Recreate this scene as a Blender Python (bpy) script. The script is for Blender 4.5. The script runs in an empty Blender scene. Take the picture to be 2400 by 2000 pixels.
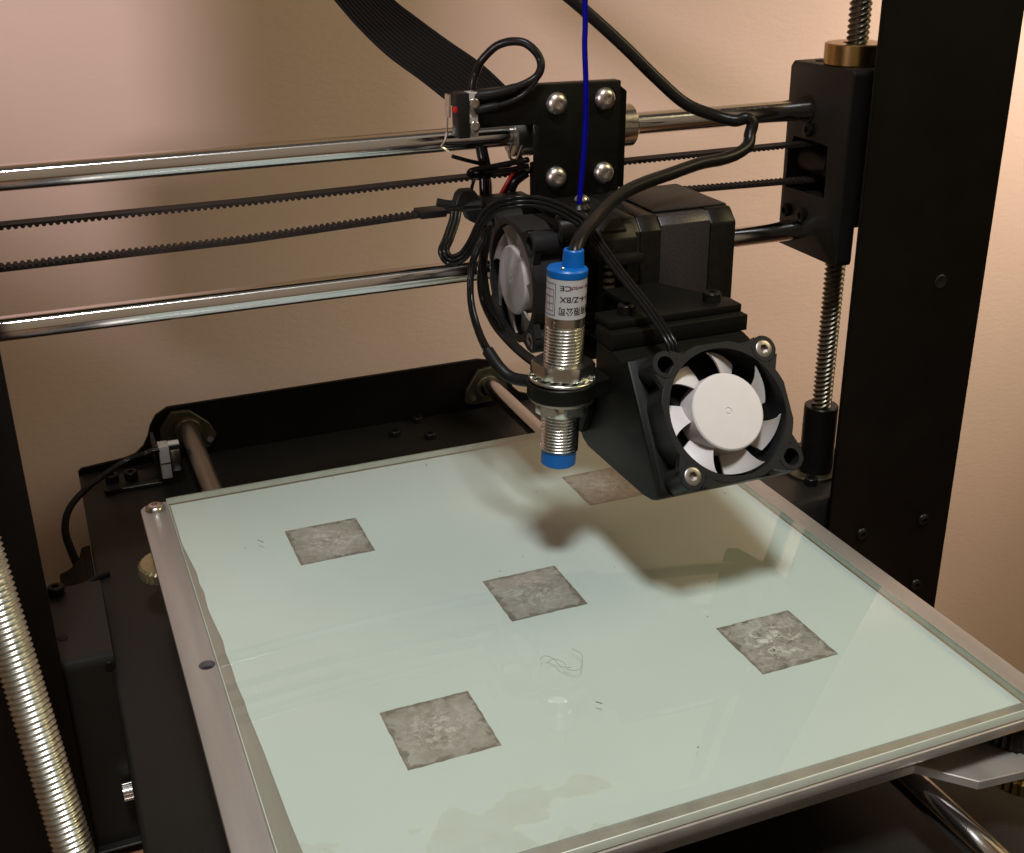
import bpy, bmesh, math, random
from mathutils import Vector, Matrix
random.seed(3)
S = 0.001                       # everything below is written in millimetres
scene = bpy.context.scene
col = scene.collection
PI = math.pi
V = Vector

# ------------------------------------------------------------------ camera, light, exposure
cam_d = bpy.data.cameras.new('camera')
cam_d.sensor_width = 36.0
cam_d.lens = 36.0 * 2814.0 / 2400.0
cam_d.clip_start = 0.01
cam_d.clip_end = 50
cam = bpy.data.objects.new('camera', cam_d)
col.objects.link(cam)
CR = Matrix(((0.9265180348170257, 0.1618289080861972, -0.3396700394006304),
             (-0.3760380795347333, 0.3679582293309378, -0.8504129021877963),
             (-0.012637005128839252, 0.9156517602097808, 0.4017737673443895)))
cam.matrix_world = Matrix.Translation(V((-122.9, -291.3, 194.3)) * S) @ CR.to_4x4()
scene.camera = cam

world = bpy.data.worlds.new('World')
scene.world = world
world.use_nodes = True
wn = world.node_tree
bg = wn.nodes['Background']
tc = wn.nodes.new('ShaderNodeTexCoord')
sp = wn.nodes.new('ShaderNodeSeparateXYZ')
rp = wn.nodes.new('ShaderNodeValToRGB')
mr = wn.nodes.new('ShaderNodeMapRange')
mr.inputs['From Min'].default_value = -1
mr.inputs['From Max'].default_value = 1
wn.links.new(tc.outputs['Generated'], sp.inputs[0])
wn.links.new(sp.outputs['Z'], mr.inputs['Value'])
wn.links.new(mr.outputs[0], rp.inputs[0])
wn.links.new(rp.outputs[0], bg.inputs['Color'])
r_ = rp.color_ramp
r_.elements[0].position = 0.30; r_.elements[0].color = (0.09, 0.055, 0.028, 1)
r_.elements[1].position = 0.62; r_.elements[1].color = (0.27, 0.21, 0.125, 1)
e_ = r_.elements.new(0.95); e_.color = (0.75, 0.66, 0.50, 1)
bg.inputs['Strength'].default_value = 0.10
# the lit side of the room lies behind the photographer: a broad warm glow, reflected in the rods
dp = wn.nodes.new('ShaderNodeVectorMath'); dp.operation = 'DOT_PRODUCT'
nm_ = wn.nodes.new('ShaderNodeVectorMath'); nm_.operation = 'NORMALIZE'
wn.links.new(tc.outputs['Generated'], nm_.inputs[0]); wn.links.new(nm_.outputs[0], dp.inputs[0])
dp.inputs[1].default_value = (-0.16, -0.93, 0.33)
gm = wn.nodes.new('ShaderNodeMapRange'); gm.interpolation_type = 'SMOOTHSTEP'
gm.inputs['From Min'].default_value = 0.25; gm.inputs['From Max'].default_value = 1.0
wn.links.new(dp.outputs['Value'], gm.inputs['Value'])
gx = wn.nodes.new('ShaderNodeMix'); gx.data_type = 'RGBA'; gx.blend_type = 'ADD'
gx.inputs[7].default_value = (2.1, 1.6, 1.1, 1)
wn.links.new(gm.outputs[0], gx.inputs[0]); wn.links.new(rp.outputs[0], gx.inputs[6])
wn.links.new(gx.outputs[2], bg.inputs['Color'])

def area_light(name, loc, target, size, power, color, size_y=None):
    d = bpy.data.lights.new(name, 'AREA')
    d.energy = power; d.color = color; d.size = size * S
    if size_y: d.shape = 'RECTANGLE'; d.size_y = size_y * S
    else: d.shape = 'DISK'
    o = bpy.data.objects.new(name, d)
    col.objects.link(o)
    o.location = V(loc) * S
    o.rotation_euler = (V(target) - V(loc)).to_track_quat('-Z', 'Y').to_euler()
    return o
# the room's ceiling lamp, above and behind the photographer
ld = bpy.data.lights.new('shaded_lamp', 'SPOT'); ld.energy = 64; ld.color = (0.95, 0.975, 0.98)
ld.shadow_soft_size = 0.105; ld.spot_size = math.radians(26.5); ld.spot_blend = 0.15
lamp = bpy.data.objects.new('shaded_lamp', ld); col.objects.link(lamp)
lamp.location = V((-185, -480, 1180)) * S
lamp.rotation_euler = (V((8, -125, 0)) - V((-185, -480, 1180))).to_track_quat('-Z', 'Y').to_euler()
# a second, warmer lamp standing to the left, aimed at the upper wall past the printer's column
def spot(name, loc, target, power, color, radius, angle, blend):
    d = bpy.data.lights.new(name, 'SPOT'); d.energy = power; d.color = color
    d.shadow_soft_size = radius * S; d.spot_size = math.radians(angle); d.spot_blend = blend
    o = bpy.data.objects.new(name, d); col.objects.link(o); o.location = V(loc) * S
    o.rotation_euler = (V(target) - V(loc)).to_track_quat('-Z', 'Y').to_euler()
    return o
spot('side_lamp', (-360, -150, 215), (20, 262, 215), 6.6, (1.0, 0.82, 0.90), 27, 56, 0.9)

# unseen warm fill light, added off to the right to lift the shadows
area_light('fill_light', (820, -300, 760), (60, 150, 20), 420, 3.5, (1.0, 0.83, 0.44))
spot('wall_fill_light', (560, 40, 280), (400, 262, 80), 7.6, (1.0, 0.84, 0.74), 80, 80, 0.95)  # second added light, brightens the wall towards the right

scene.view_settings.view_transform = 'Standard'
scene.view_settings.look = 'None'
scene.view_settings.gamma = 1.0
scene.view_settings.exposure = 0.0

# ------------------------------------------------------------------ materials
def mat(name, color, rough=0.5, metal=0.0, bump=0.0, bscale=1.0, var=0.0, vscale=0.05, spec=None,
        stretch=(1, 1, 1), coat=0.0, rvar=0.0, bdetail=3, aniso=0.0, arot=0.0, trans=0.0, color2=None):
    """procedural material; noise frequencies are per millimetre"""
    if spec is None: spec = 0.16 if max(color) < 0.03 else 0.5
    m = bpy.data.materials.new(name)
    m.use_nodes = True
    nt = m.node_tree; N = nt.nodes; L = nt.links
    b = N['Principled BSDF']
    b.inputs['Base Color'].default_value = (*color, 1)
    b.inputs['Roughness'].default_value = rough
    b.inputs['Metallic'].default_value = metal
    b.inputs['Specular IOR Level'].default_value = spec
    if coat:
        b.inputs['Coat Weight'].default_value = coat
        b.inputs['Coat Roughness'].default_value = 0.08
    t = N.new('ShaderNodeTexCoord'); mp = N.new('ShaderNodeMapping')
    mp.inputs['Scale'].default_value = [1000 * s for s in stretch]
    L.new(t.outputs['Object'], mp.inputs[0])
    if aniso:
        b.inputs['Anisotropic'].default_value = aniso
        b.inputs['Anisotropic Rotation'].default_value = arot
        tg = N.new('ShaderNodeTangent'); tg.direction_type = 'RADIAL'; tg.axis = 'X'
        L.new(tg.outputs[0], b.inputs['Tangent'])
    if var or color2:
        n = N.new('ShaderNodeTexNoise'); n.inputs['Scale'].default_value = vscale
        n.inputs['Detail'].default_value = 6; n.inputs['Roughness'].default_value = 0.65
        L.new(mp.outputs[0], n.inputs['Vector'])
        cr = N.new('ShaderNodeValToRGB')
        c2 = color2 if color2 else tuple(min(1, c * (1 + var)) for c in color)
        c1 = color if color2 else tuple(c * (1 - var) for c in color)
        cr.color_ramp.elements[0].position = 0.3; cr.color_ramp.elements[0].color = (*c1, 1)
        cr.color_ramp.elements[1].position = 0.7; cr.color_ramp.elements[1].color = (*c2, 1)
        L.new(n.outputs['Fac'], cr.inputs[0]); L.new(cr.outputs[0], b.inputs['Base Color'])
        if rvar:
            q = N.new('ShaderNodeMapRange')
            q.inputs['To Min'].default_value = max(0.02, rough - rvar); q.inputs['To Max'].default_value = rough + rvar
            L.new(n.outputs['Fac'], q.inputs['Value']); L.new(q.outputs[0], b.inputs['Roughness'])
    if bump:
        n2 = N.new('ShaderNodeTexNoise'); n2.inputs['Scale'].default_value = bscale
        n2.inputs['Detail'].default_value = bdetail
        L.new(mp.outputs[0], n2.inputs['Vector'])
        bp = N.new('ShaderNodeBump'); bp.inputs['Strength'].default_value = 1.0
        bp.inputs['Distance'].default_value = bump * S
        L.new(n2.outputs['Fac'], bp.inputs['Height']); L.new(bp.outputs[0], b.inputs['Normal'])
    return m

M = {}
M['powder'] = mat('black powder coat', (0.0042, 0.0032, 0.0025), 0.55, bump=0.018, bscale=3.0, var=0.25, vscale=0.05, rvar=0.08)
M['powder2'] = mat('black powder coat bright', (0.0095, 0.0088, 0.0073), 0.42, spec=0.3, bump=0.02, bscale=3.0, var=0.15, vscale=0.03, rvar=0.06)
M['plastic'] = mat('black plastic', (0.009, 0.0085, 0.008), 0.42, bump=0.01, bscale=2.5, rvar=0.05, var=0.2, vscale=0.2)
M['plasticgrey'] = mat('grey black fan plastic', (0.014, 0.0135, 0.014), 0.40, bump=0.008, bscale=4, var=0.15, vscale=0.3)
M['blackmetal'] = mat('black oxide steel', (0.012, 0.0105, 0.0085), 0.33, metal=0.3, bump=0.005, bscale=5, var=0.3, vscale=0.5)
M['printed'] = mat('black printed plastic', (0.0048, 0.0047, 0.0036), 0.42, bump=0.05, bscale=0.9, stretch=(0.12, 0.12, 6.0), var=0.25, vscale=0.15)
M['rubber'] = mat('black cable sheath', (0.010, 0.009, 0.008), 0.30, bump=0.01, bscale=1.5, var=0.2, vscale=0.3)
M['wire'] = mat('black wire insulation', (0.007, 0.0065, 0.006), 0.22, var=0.2, vscale=0.3)
M['redwire'] = mat('red wire insulation', (0.32, 0.012, 0.010), 0.35, var=0.15, vscale=0.3)
M['belt'] = mat('black rubber belt', (0.014, 0.011, 0.010), 0.62, bump=0.02, bscale=2.0, var=0.25, vscale=0.2)
M['chrome'] = mat('ground smooth rod', (0.74, 0.72, 0.74), 0.11, metal=1.0, bump=0.0003, bscale=0.25, aniso=0.9, arot=0.25, var=0.04, vscale=0.02)
M['rodmatte'] = mat('oiled steel rod', (0.40, 0.39, 0.37), 0.34, metal=1.0, var=0.10, vscale=0.05, aniso=0.5, bump=0.002, bscale=0.5)
M['steel'] = mat('stainless steel', (0.62, 0.58, 0.54), 0.22, metal=1.0, bump=0.006, bscale=2.5, var=0.1, vscale=0.5, rvar=0.05)
M['domesteel'] = mat('satin stainless screw', (0.60, 0.55, 0.51), 0.33, metal=1.0, bump=0.004, bscale=2, var=0.08, vscale=0.5)
M['paleplate'] = mat('pale stamped metal', (0.50, 0.475, 0.46), 0.32, metal=0.35, var=0.05, vscale=0.3)
M['hairgrey'] = mat('fine grey hair', (0.16, 0.17, 0.16), 0.5, var=0.1)
M['paleedge'] = mat('powder edge highlight', (0.07, 0.066, 0.06), 0.4, var=0.4, vscale=0.8)  # edge highlight of the motor box, painted as a paler colour
M['capsteel'] = mat('dull cap screw steel', (0.30, 0.27, 0.25), 0.36, metal=0.9, var=0.2, vscale=0.6)
M['zinc'] = mat('zinc plated steel', (0.66, 0.66, 0.60), 0.33, metal=1.0, bump=0.004, bscale=2.0, var=0.14, vscale=0.25, rvar=0.06)
M['nickel'] = mat('nickel plated brass', (0.68, 0.67, 0.63), 0.25, metal=1.0, bump=0.002, bscale=1.0, var=0.06, vscale=0.3)
M['brass'] = mat('brass', (0.44, 0.29, 0.11), 0.28, metal=1.0, bump=0.004, bscale=2.0, var=0.12, vscale=0.3)
M['palebrass'] = mat('worn pale brass', (0.40, 0.33, 0.19), 0.38, metal=0.8, var=0.15, vscale=0.3)
M['bronze'] = mat('dull brass', (0.06, 0.05, 0.027), 0.45, metal=0.5, var=0.25, vscale=0.3)
M['darksteel'] = mat('oily lead screw steel', (0.17, 0.145, 0.11), 0.34, metal=0.85, var=0.3, vscale=0.3)
M['alu'] = mat('bare aluminium plate', (0.38, 0.345, 0.32), 0.40, metal=0.6, bump=0.012, bscale=1.6, stretch=(1, 0.08, 1), var=0.13, vscale=0.10, rvar=0.08, bdetail=6)
M['white'] = mat('white fan plastic', (0.55, 0.51, 0.50), 0.42, bump=0.004, bscale=2, var=0.02, vscale=0.2)
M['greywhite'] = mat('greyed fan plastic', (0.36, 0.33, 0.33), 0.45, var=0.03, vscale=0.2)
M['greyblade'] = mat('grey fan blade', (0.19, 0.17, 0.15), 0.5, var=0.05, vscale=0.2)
M['blue'] = mat('blue plastic cap', (0.0, 0.095, 0.36), 0.38, spec=0.35, bump=0.004, bscale=2, var=0.06, vscale=0.3)
M['filament'] = mat('dark blue filament', (0.0, 0.0, 0.17), 0.6, spec=0.08, var=0.1, vscale=0.3)
M['label'] = mat('silver paper label', (0.50, 0.49, 0.50), 0.38, metal=0.25, var=0.03, vscale=0.3)
M['ink'] = mat('dark violet ink and recess shade', (0.025, 0.016, 0.024), 0.6, var=0.1, spec=0.1)  # lettering ink, also the shade painted into holes and the bearing groove
M['inkred'] = mat('dull red ink', (0.16, 0.03, 0.05), 0.5, var=0.1)
M['motorlam'] = mat('ground motor laminations', (0.055, 0.048, 0.048), 0.36, metal=0.6, bump=0.03, bscale=2.2, var=0.35, vscale=1.5)
M['clear'] = mat('clear plastic strip', (0.55, 0.55, 0.52), 0.3, var=0.05)
M['alubrush'] = mat('milled aluminium block', (0.50, 0.47, 0.46), 0.28, metal=1.0, bump=0.003, bscale=1, var=0.05, vscale=0.2)
M['ribbon'] = mat('black ribbed cable', (0.005, 0.004, 0.003), 0.7, spec=0.12, var=0.2, vscale=0.1)
M['tablewood'] = mat('orange brown table', (0.24, 0.115, 0.055), 0.5, bump=0.02, bscale=0.3, stretch=(0.15, 1, 1), var=0.25, vscale=0.05)

def new_nodes(name):
    m = bpy.data.materials.new(name); m.use_nodes = True
    nt = m.node_tree
    t = nt.nodes.new('ShaderNodeTexCoord'); mp = nt.nodes.new('ShaderNodeMapping')
    mp.inputs['Scale'].default_value = (1000, 1000, 1000)
    nt.links.new(t.outputs['Object'], mp.inputs[0])
    return m, nt, nt.nodes['Principled BSDF'], mp
def noise(nt, vec, scale, detail=5, rough=0.6, dist=0.0):
    n = nt.nodes.new('ShaderNodeTexNoise')
    n.inputs['Scale'].default_value = scale; n.inputs['Detail'].default_value = detail
    n.inputs['Roughness'].default_value = rough; n.inputs['Distortion'].default_value = dist
    nt.links.new(vec, n.inputs['Vector']); return n.outputs['Fac']
def ramp(nt, fac, stops):
    c = nt.nodes.new('ShaderNodeValToRGB')
    el = c.color_ramp.elements
    while len(el) > 1: el.remove(el[-1])
    el[0].position = stops[0][0]; el[0].color = (*stops[0][1], 1)
    for p, k in stops[1:]:
        e = el.new(p); e.color = (*k, 1)
    nt.links.new(fac, c.inputs[0]); return c.outputs[0]
def mixc(nt, fac, a, b, mode='MIX'):
    x = nt.nodes.new('ShaderNodeMix'); x.data_type = 'RGBA'; x.blend_type = mode
    if isinstance(fac, float): x.inputs[0].default_value = fac
    else: nt.links.new(fac, x.inputs[0])
    for i, k in ((6, a), (7, b)):
        if isinstance(k, tuple): x.inputs[i].default_value = (*k, 1)
        else: nt.links.new(k, x.inputs[i])
    return x.outputs[2]
def math_(nt, op, a, b=0.0, clamp=False):
    x = nt.nodes.new('ShaderNodeMath'); x.operation = op; x.use_clamp = clamp
    for i, k in enumerate((a, b)):
        if isinstance(k, (int, float)): x.inputs[i].default_value = k
        else: nt.links.new(k, x.inputs[i])
    return x.outputs[0]
def bumpn(nt, bsdf, h, dist):
    b = nt.nodes.new('ShaderNodeBump'); b.inputs['Strength'].default_value = 1.0
    b.inputs['Distance'].default_value = dist * S
    nt.links.new(h, b.inputs['Height']); nt.links.new(b.outputs[0], bsdf.inputs['Normal'])

# wall paint: pink beige, faint horizontal brush texture
m, nt, b, mp = new_nodes('pink beige wall paint')
f1 = noise(nt, mp.outputs[0], 0.012, 3)
c = ramp(nt, f1, [(0.35, (0.70, 0.54, 0.44)), (0.65, (0.73, 0.56, 0.46))])
nt.links.new(c, b.inputs['Base Color']); b.inputs['Roughness'].default_value = 0.75
m2 = nt.nodes.new('ShaderNodeMapping'); m2.inputs['Scale'].default_value = (0.35, 1, 1.0)
nt.links.new(mp.outputs[0], m2.inputs[0])
h = noise(nt, m2.outputs[0], 0.45, 4, 0.6)
bumpn(nt, b, h, 0.16)
M['wall'] = m

# mint sheet under the glass: mottled, a few hairs, dried residue along the front
m, nt, b, mp = new_nodes('mint green build sheet')
f1 = noise(nt, mp.outputs[0], 0.02, 4)
c = ramp(nt, f1, [(0.3, (0.450, 0.482, 0.474)), (0.7, (0.472, 0.503, 0.496))])
sx = nt.nodes.new('ShaderNodeSeparateXYZ'); nt.links.new(mp.outputs[0], sx.inputs[0])
stain = noise(nt, mp.outputs[0], 0.06, 3, 0.45, 0.3)
front = nt.nodes.new('ShaderNodeMapRange'); front.inputs['From Min'].default_value = -62
front.inputs['From Max'].default_value = -84; nt.links.new(sx.outputs['Y'], front.inputs['Value'])
left = nt.nodes.new('ShaderNodeMapRange'); left.inputs['From Min'].default_value = 10
left.inputs['From Max'].default_value = -25; nt.links.new(sx.outputs['X'], left.inputs['Value'])
sm = math_(nt, 'MULTIPLY', math_(nt, 'MULTIPLY', front.outputs[0], left.outputs[0]), stain)
sm = ramp(nt, sm, [(0.44, (0, 0, 0)), (0.465, (1, 1, 1))])
edge = ramp(nt, math_(nt, 'MULTIPLY', math_(nt, 'MULTIPLY', front.outputs[0], left.outputs[0]), stain),
            [(0.43, (0, 0, 0)), (0.448, (1, 1, 1)), (0.47, (0, 0, 0))])
c = mixc(nt, math_(nt, 'MULTIPLY', math_(nt, 'MULTIPLY', sm, noise(nt, mp.outputs[0], 0.2, 4, 0.6)), 0.8), c, (0.40, 0.385, 0.35))
c = mixc(nt, math_(nt, 'MULTIPLY', edge, 0.3), c, (0.52, 0.55, 0.47))
nt.links.new(c, b.inputs['Base Color']); b.inputs['Roughness'].default_value = 0.6
M['sheet'] = m

# aluminium foil squares, scuffed in the middle, browner towards their edges
def foil_mat(name, strength, scale, dist):
    m, nt, b, mp = new_nodes(name)
    oi = nt.nodes.new('ShaderNodeObjectInfo')
    sc_ = nt.nodes.new('ShaderNodeVectorMath'); sc_.operation = 'MULTIPLY_ADD'
    nt.links.new(oi.outputs['Location'], sc_.inputs[0]); sc_.inputs[1].default_value = (3300, 2100, 900)
    nt.links.new(mp.outputs[0], sc_.inputs[2])
    vec = sc_.outputs[0]
    f1 = noise(nt, vec, 0.09, 5, 0.6, 0.4)
    f2 = noise(nt, vec, scale, 7, 0.72, dist)
    f3 = noise(nt, vec, scale * 1.7, 6, 0.75, dist * 1.5)
    sx = nt.nodes.new('ShaderNodeSeparateXYZ'); nt.links.new(mp.outputs[0], sx.inputs[0])
    ex = math_(nt, 'MAXIMUM', math_(nt, 'ABSOLUTE', sx.outputs['X']), math_(nt, 'ABSOLUTE', sx.outputs['Y']))
    fe = noise(nt, vec, 0.22, 6, 0.7, 0.5)
    e = math_(nt, 'ADD', math_(nt, 'DIVIDE', ex, 12.3), math_(nt, 'MULTIPLY', math_(nt, 'SUBTRACT', fe, 0.5), 0.85))
    rim = ramp(nt, e, [(0.89, (0, 0, 0)), (0.93, (0.8, 0.8, 0.8)), (1.05, (1, 1, 1))])
    rr2 = math_(nt, 'SQRT', math_(nt, 'ADD', math_(nt, 'POWER', sx.outputs['X'], 2.0), math_(nt, 'POWER', sx.outputs['Y'], 2.0)))
    cen = nt.nodes.new('ShaderNodeMapRange'); cen.inputs['From Min'].default_value = 10.5; cen.inputs['From Max'].default_value = 3.0
    nt.links.new(rr2, cen.inputs['Value'])
    base_ = ramp(nt, f1, [(0.35, (0.25, 0.22, 0.20)), (0.65, (0.36, 0.33, 0.315))])
    c = mixc(nt, rim, base_, (0.17, 0.14, 0.12))
    light = ramp(nt, f2, [(0.47, (0, 0, 0)), (0.60, (1, 1, 1))])
    dark = ramp(nt, f3, [(0.545, (0, 0, 0)), (0.60, (1, 1, 1))])
    amt = math_(nt, 'ADD', math_(nt, 'MULTIPLY', cen.outputs[0], 0.75), 0.25)
    c = mixc(nt, math_(nt, 'MULTIPLY', math_(nt, 'MULTIPLY', light, amt), 0.8 * strength, True), c, (0.62, 0.58, 0.56))
    c = mixc(nt, math_(nt, 'MULTIPLY', math_(nt, 'MULTIPLY', dark, amt), 0.8 * strength, True), c, (0.10, 0.085, 0.075))
    nt.links.new(c, b.inputs['Base Color'])
    b.inputs['Metallic'].default_value = 0.15; b.inputs['Roughness'].default_value = 0.42
    bumpn(nt, b, math_(nt, 'ADD', f2, f3), 0.10 * strength)
    return m
M['foil'] = foil_mat('scuffed foil tape', 0.75, 0.40, 0.5)
M['foil2'] = foil_mat('crumpled dark foil tape', 1.5, 0.26, 0.9)

# clear glass plate: real slab, see-through with a mirror-like Fresnel surface
m = bpy.data.materials.new('clear glass plate'); m.use_nodes = True; nt = m.node_tree
nt.nodes.remove(nt.nodes['Principled BSDF'])
out = nt.nodes['Material Output']
tr = nt.nodes.new('ShaderNodeBsdfTransparent'); tr.inputs[0].default_value = (0.965, 0.985, 0.965, 1)
gl = nt.nodes.new('ShaderNodeBsdfGlossy'); gl.inputs['Roughness'].default_value = 0.012
fr = nt.nodes.new('ShaderNodeFresnel'); fr.inputs['IOR'].default_value = 1.5
t = nt.nodes.new('ShaderNodeTexCoord'); mpp = nt.nodes.new('ShaderNodeMapping'); mpp.inputs['Scale'].default_value = (1000,)*3
nt.links.new(t.outputs['Object'], mpp.inputs[0])
h = noise(nt, mpp.outputs[0], 0.015, 1, 0.3)
bp = nt.nodes.new('ShaderNodeBump'); bp.inputs['Distance'].default_value = 0.008 * S
nt.links.new(h, bp.inputs['Height']); nt.links.new(bp.outputs[0], gl.inputs['Normal'])
smz = noise(nt, mpp.outputs[0], 0.035, 6, 0.7, 0.5)
rr = nt.nodes.new('ShaderNodeMapRange'); rr.inputs['From Min'].default_value = 0.4; rr.inputs['From Max'].default_value = 0.8
rr.inputs['To Min'].default_value = 0.002; rr.inputs['To Max'].default_value = 0.05
nt.links.new(smz, rr.inputs['Value']); nt.links.new(rr.outputs[0], gl.inputs['Roughness'])
mx = nt.nodes.new('ShaderNodeMixShader')
geo = nt.nodes.new('ShaderNodeNewGeometry')
inv = math_(nt, 'SUBTRACT', 1.0, geo.outputs['Backfacing'])
nt.links.new(math_(nt, 'MULTIPLY', fr.outputs[0], inv), mx.inputs[0]); nt.links.new(tr.outputs[0], mx.inputs[1]); nt.links.new(gl.outputs[0], mx.inputs[2])
nt.links.new(mx.outputs[0], out.inputs[0])
M['glass'] = m
M['frosted'] = mat('ground glass edge with sheet reflection', (0.47, 0.50, 0.43), 0.35, bump=0.02, bscale=0.8, var=0.06, vscale=0.2)  # ground edge, its colour also carries the sheet's reflection inside the glass

# ------------------------------------------------------------------ mesh helpers (millimetres, world frame)
BASE = {}
def link(o): col.objects.link(o); return o
def tag(o, label=None, cat=None, group=None, kind=None):
    if label: o['label'] = label
    if cat: o['category'] = cat
    if group: o['group'] = group
    if kind: o['kind'] = kind
    return o
def thing(name, label, cat, base, group=None):
    o = link(bpy.data.objects.new(name, None)); o.location = V(base) * S
    o.empty_display_size = 0.01
    BASE[o.name] = V(base)
    return tag(o, label, cat, group)
def obj(name, bm, m, parent=None, base=None, sharp=32, smooth=True, label=None):
    if parent is not None: base = BASE[parent.name]
    base = V(base) if base is not None else V((0, 0, 0))
    bmesh.ops.recalc_face_normals(bm, faces=bm.faces)
    for v in bm.verts: v.co = (v.co - base) * S
    me = bpy.data.meshes.new(name); bm.to_mesh(me); bm.free()
    for k in (m if isinstance(m, (list, tuple)) else [m]): me.materials.append(k)
    if smooth:
        me.shade_smooth()
        me.set_sharp_from_angle(angle=math.radians(sharp))
    o = link(bpy.data.objects.new(name, me))
    if parent is not None: o.parent = parent
    else: o.location = base * S
    BASE[o.name] = base
    if label: o['label'] = label
    return o
def copy_thing(src, offset, label=None):
    n = src.copy(); link(n); n.location = src.location + V(offset) * S
    if label: n['label'] = label
    for ch in list(src.children):
        c_ = ch.copy(); link(c_); c_.parent = n
        for g in list(ch.children):
            d_ = g.copy(); link(d_); d_.parent = c_
    return n
def merge(bm, other):
    me = bpy.data.meshes.new('tmp'); other.to_mesh(me); other.free(); bm.from_mesh(me); bpy.data.meshes.remove(me)
def box(bm, a, b, bev=0.0, seg=2, mtx=None):
    t = bmesh.new(); bmesh.ops.create_cube(t, size=1)
    c = (V(a) + V(b)) / 2; d = V(b) - V(a)
    for v in t.verts: v.co = V((v.co.x * d.x, v.co.y * d.y, v.co.z * d.z)) + c
    if bev: bmesh.ops.bevel(t, geom=t.edges[:], offset=bev, segments=seg, affect='EDGES', profile=0.5)
    if mtx: bmesh.ops.transform(t, matrix=mtx, verts=t.verts)
    merge(bm, t)
def prism(bm, poly, axis, a, b, bev=0.0, seg=2, mtx=None):
    """poly in the two other axes (in xyz order), extruded along axis from a to b"""
    t = bmesh.new()
    def P(u, v, w):
        return {'X': V((w, u, v)), 'Y': V((u, w, v)), 'Z': V((u, v, w))}[axis]
    A = [t.verts.new(P(u, v, a)) for u, v in poly]; B = [t.verts.new(P(u, v, b)) for u, v in poly]
    t.faces.new(A); t.faces.new(B)
    n = len(poly)
    for i in range(n): t.faces.new((A[i], A[(i+1) % n], B[(i+1) % n], B[i]))
    bmesh.ops.recalc_face_normals(t, faces=t.faces)
    if bev: bmesh.ops.bevel(t, geom=t.edges[:], offset=bev, segments=seg, affect='EDGES', profile=0.5)
    if mtx: bmesh.ops.transform(t, matrix=mtx, verts=t.verts)
    merge(bm, t)
def frame(d):
    d = V(d).normalized()
    u = d.orthogonal().normalized()
    if abs(d.z) < 0.95: u = V((0, 0, 1)).cross(d).normalized()
    else: u = V((1, 0, 0))
    w = d.cross(u).normalized()
    return u, w, d
def lathe(bm, o, d, prof, seg=32, close=False, mi=0):
    """prof = [(radius, distance along d)]; radius 0 ends close to a point"""
    o = V(o); u, w, d = frame(d)
    rings = []
    for r, t in prof:
        if r <= 1e-6: rings.append([bm.verts.new(o + d * t)])
        else: rings.append([bm.verts.new(o + d * t + (u * math.cos(2*PI*i/seg) + w * math.sin(2*PI*i/seg)) * r) for i in range(seg)])
    if close: rings.append(rings[0])
    for A, B in zip(rings, rings[1:]):
        if len(A) == 1 and len(B) == 1: continue
        for i in range(seg):
            j = (i + 1) % seg
            if len(A) == 1: f = bm.faces.new((A[0], B[i], B[j]))
            elif len(B) == 1: f = bm.faces.new((A[i], B[0], A[j]))
            else: f = bm.faces.new((A[i], B[i], B[j], A[j]))
            f.material_index = mi
def cyl(bm, a, b, r, seg=32, bev=0.0):
    a, b = V(a), V(b); L = (b - a).length
    if bev: lathe(bm, a, b - a, [(0, 0), (r - bev, 0), (r, bev), (r, L - bev), (r - bev, L), (0, L)], seg)
    else: lathe(bm, a, b - a, [(0, 0), (r, 0), (r, L), (0, L)], seg)
def ring(bm, a, b, ro, ri, seg=32, bev=0.0):
    a, b = V(a), V(b); L = (b - a).length
    if bev: p = [(ri, 0), (ro - bev, 0), (ro, bev), (ro, L - bev), (ro - bev, L), (ri, L)]
    else: p = [(ri, 0), (ro, 0), (ro, L), (ri, L)]
    lathe(bm, a, b - a, p, seg, close=True)
def spline(pts, n=10):
    P = [V(p) for p in pts]; out = []
    P = [P[0] * 2 - P[1]] + P + [P[-1] * 2 - P[-2]]
    for i in range(1, len(P) - 2):
        for k in range(n):
            t = k / n
            a, b_, c_, d = P[i-1], P[i], P[i+1], P[i+2]
            out.append(0.5 * ((2*b_) + (c_ - a) * t + (2*a - 5*b_ + 4*c_ - d) * t*t + (3*b_ - a - 3*c_ + d) * t**3))
    out.append(P[-2]); return out
def tube(bm, pts, r, seg=12, n=8, raw=False, off=(0, 0)):
    P = [V(p) for p in pts] if raw else spline(pts, n)
    prev = None; rings = []
    for i, p in enumerate(P):
        d = (P[min(i+1, len(P)-1)] - P[max(i-1, 0)]).normalized()
        if prev is None: u = d.orthogonal().normalized() if abs(d.z) > 0.99 else V((0, 0, 1)).cross(d).normalized()
        else: u = (prev - d * prev.dot(d)).normalized()
        prev = u; w = d.cross(u)
        c_ = p + u * off[0] + w * off[1]
        rings.append([bm.verts.new(c_ + (u * math.cos(2*PI*k/seg) + w * math.sin(2*PI*k/seg)) * r) for k in range(seg)])
    for A, B in zip(rings, rings[1:]):
        for k in range(seg): bm.faces.new((A[k], A[(k+1) % seg], B[(k+1) % seg], B[k]))
    bm.faces.new(rings[0]); bm.faces.new(rings[-1])
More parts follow.
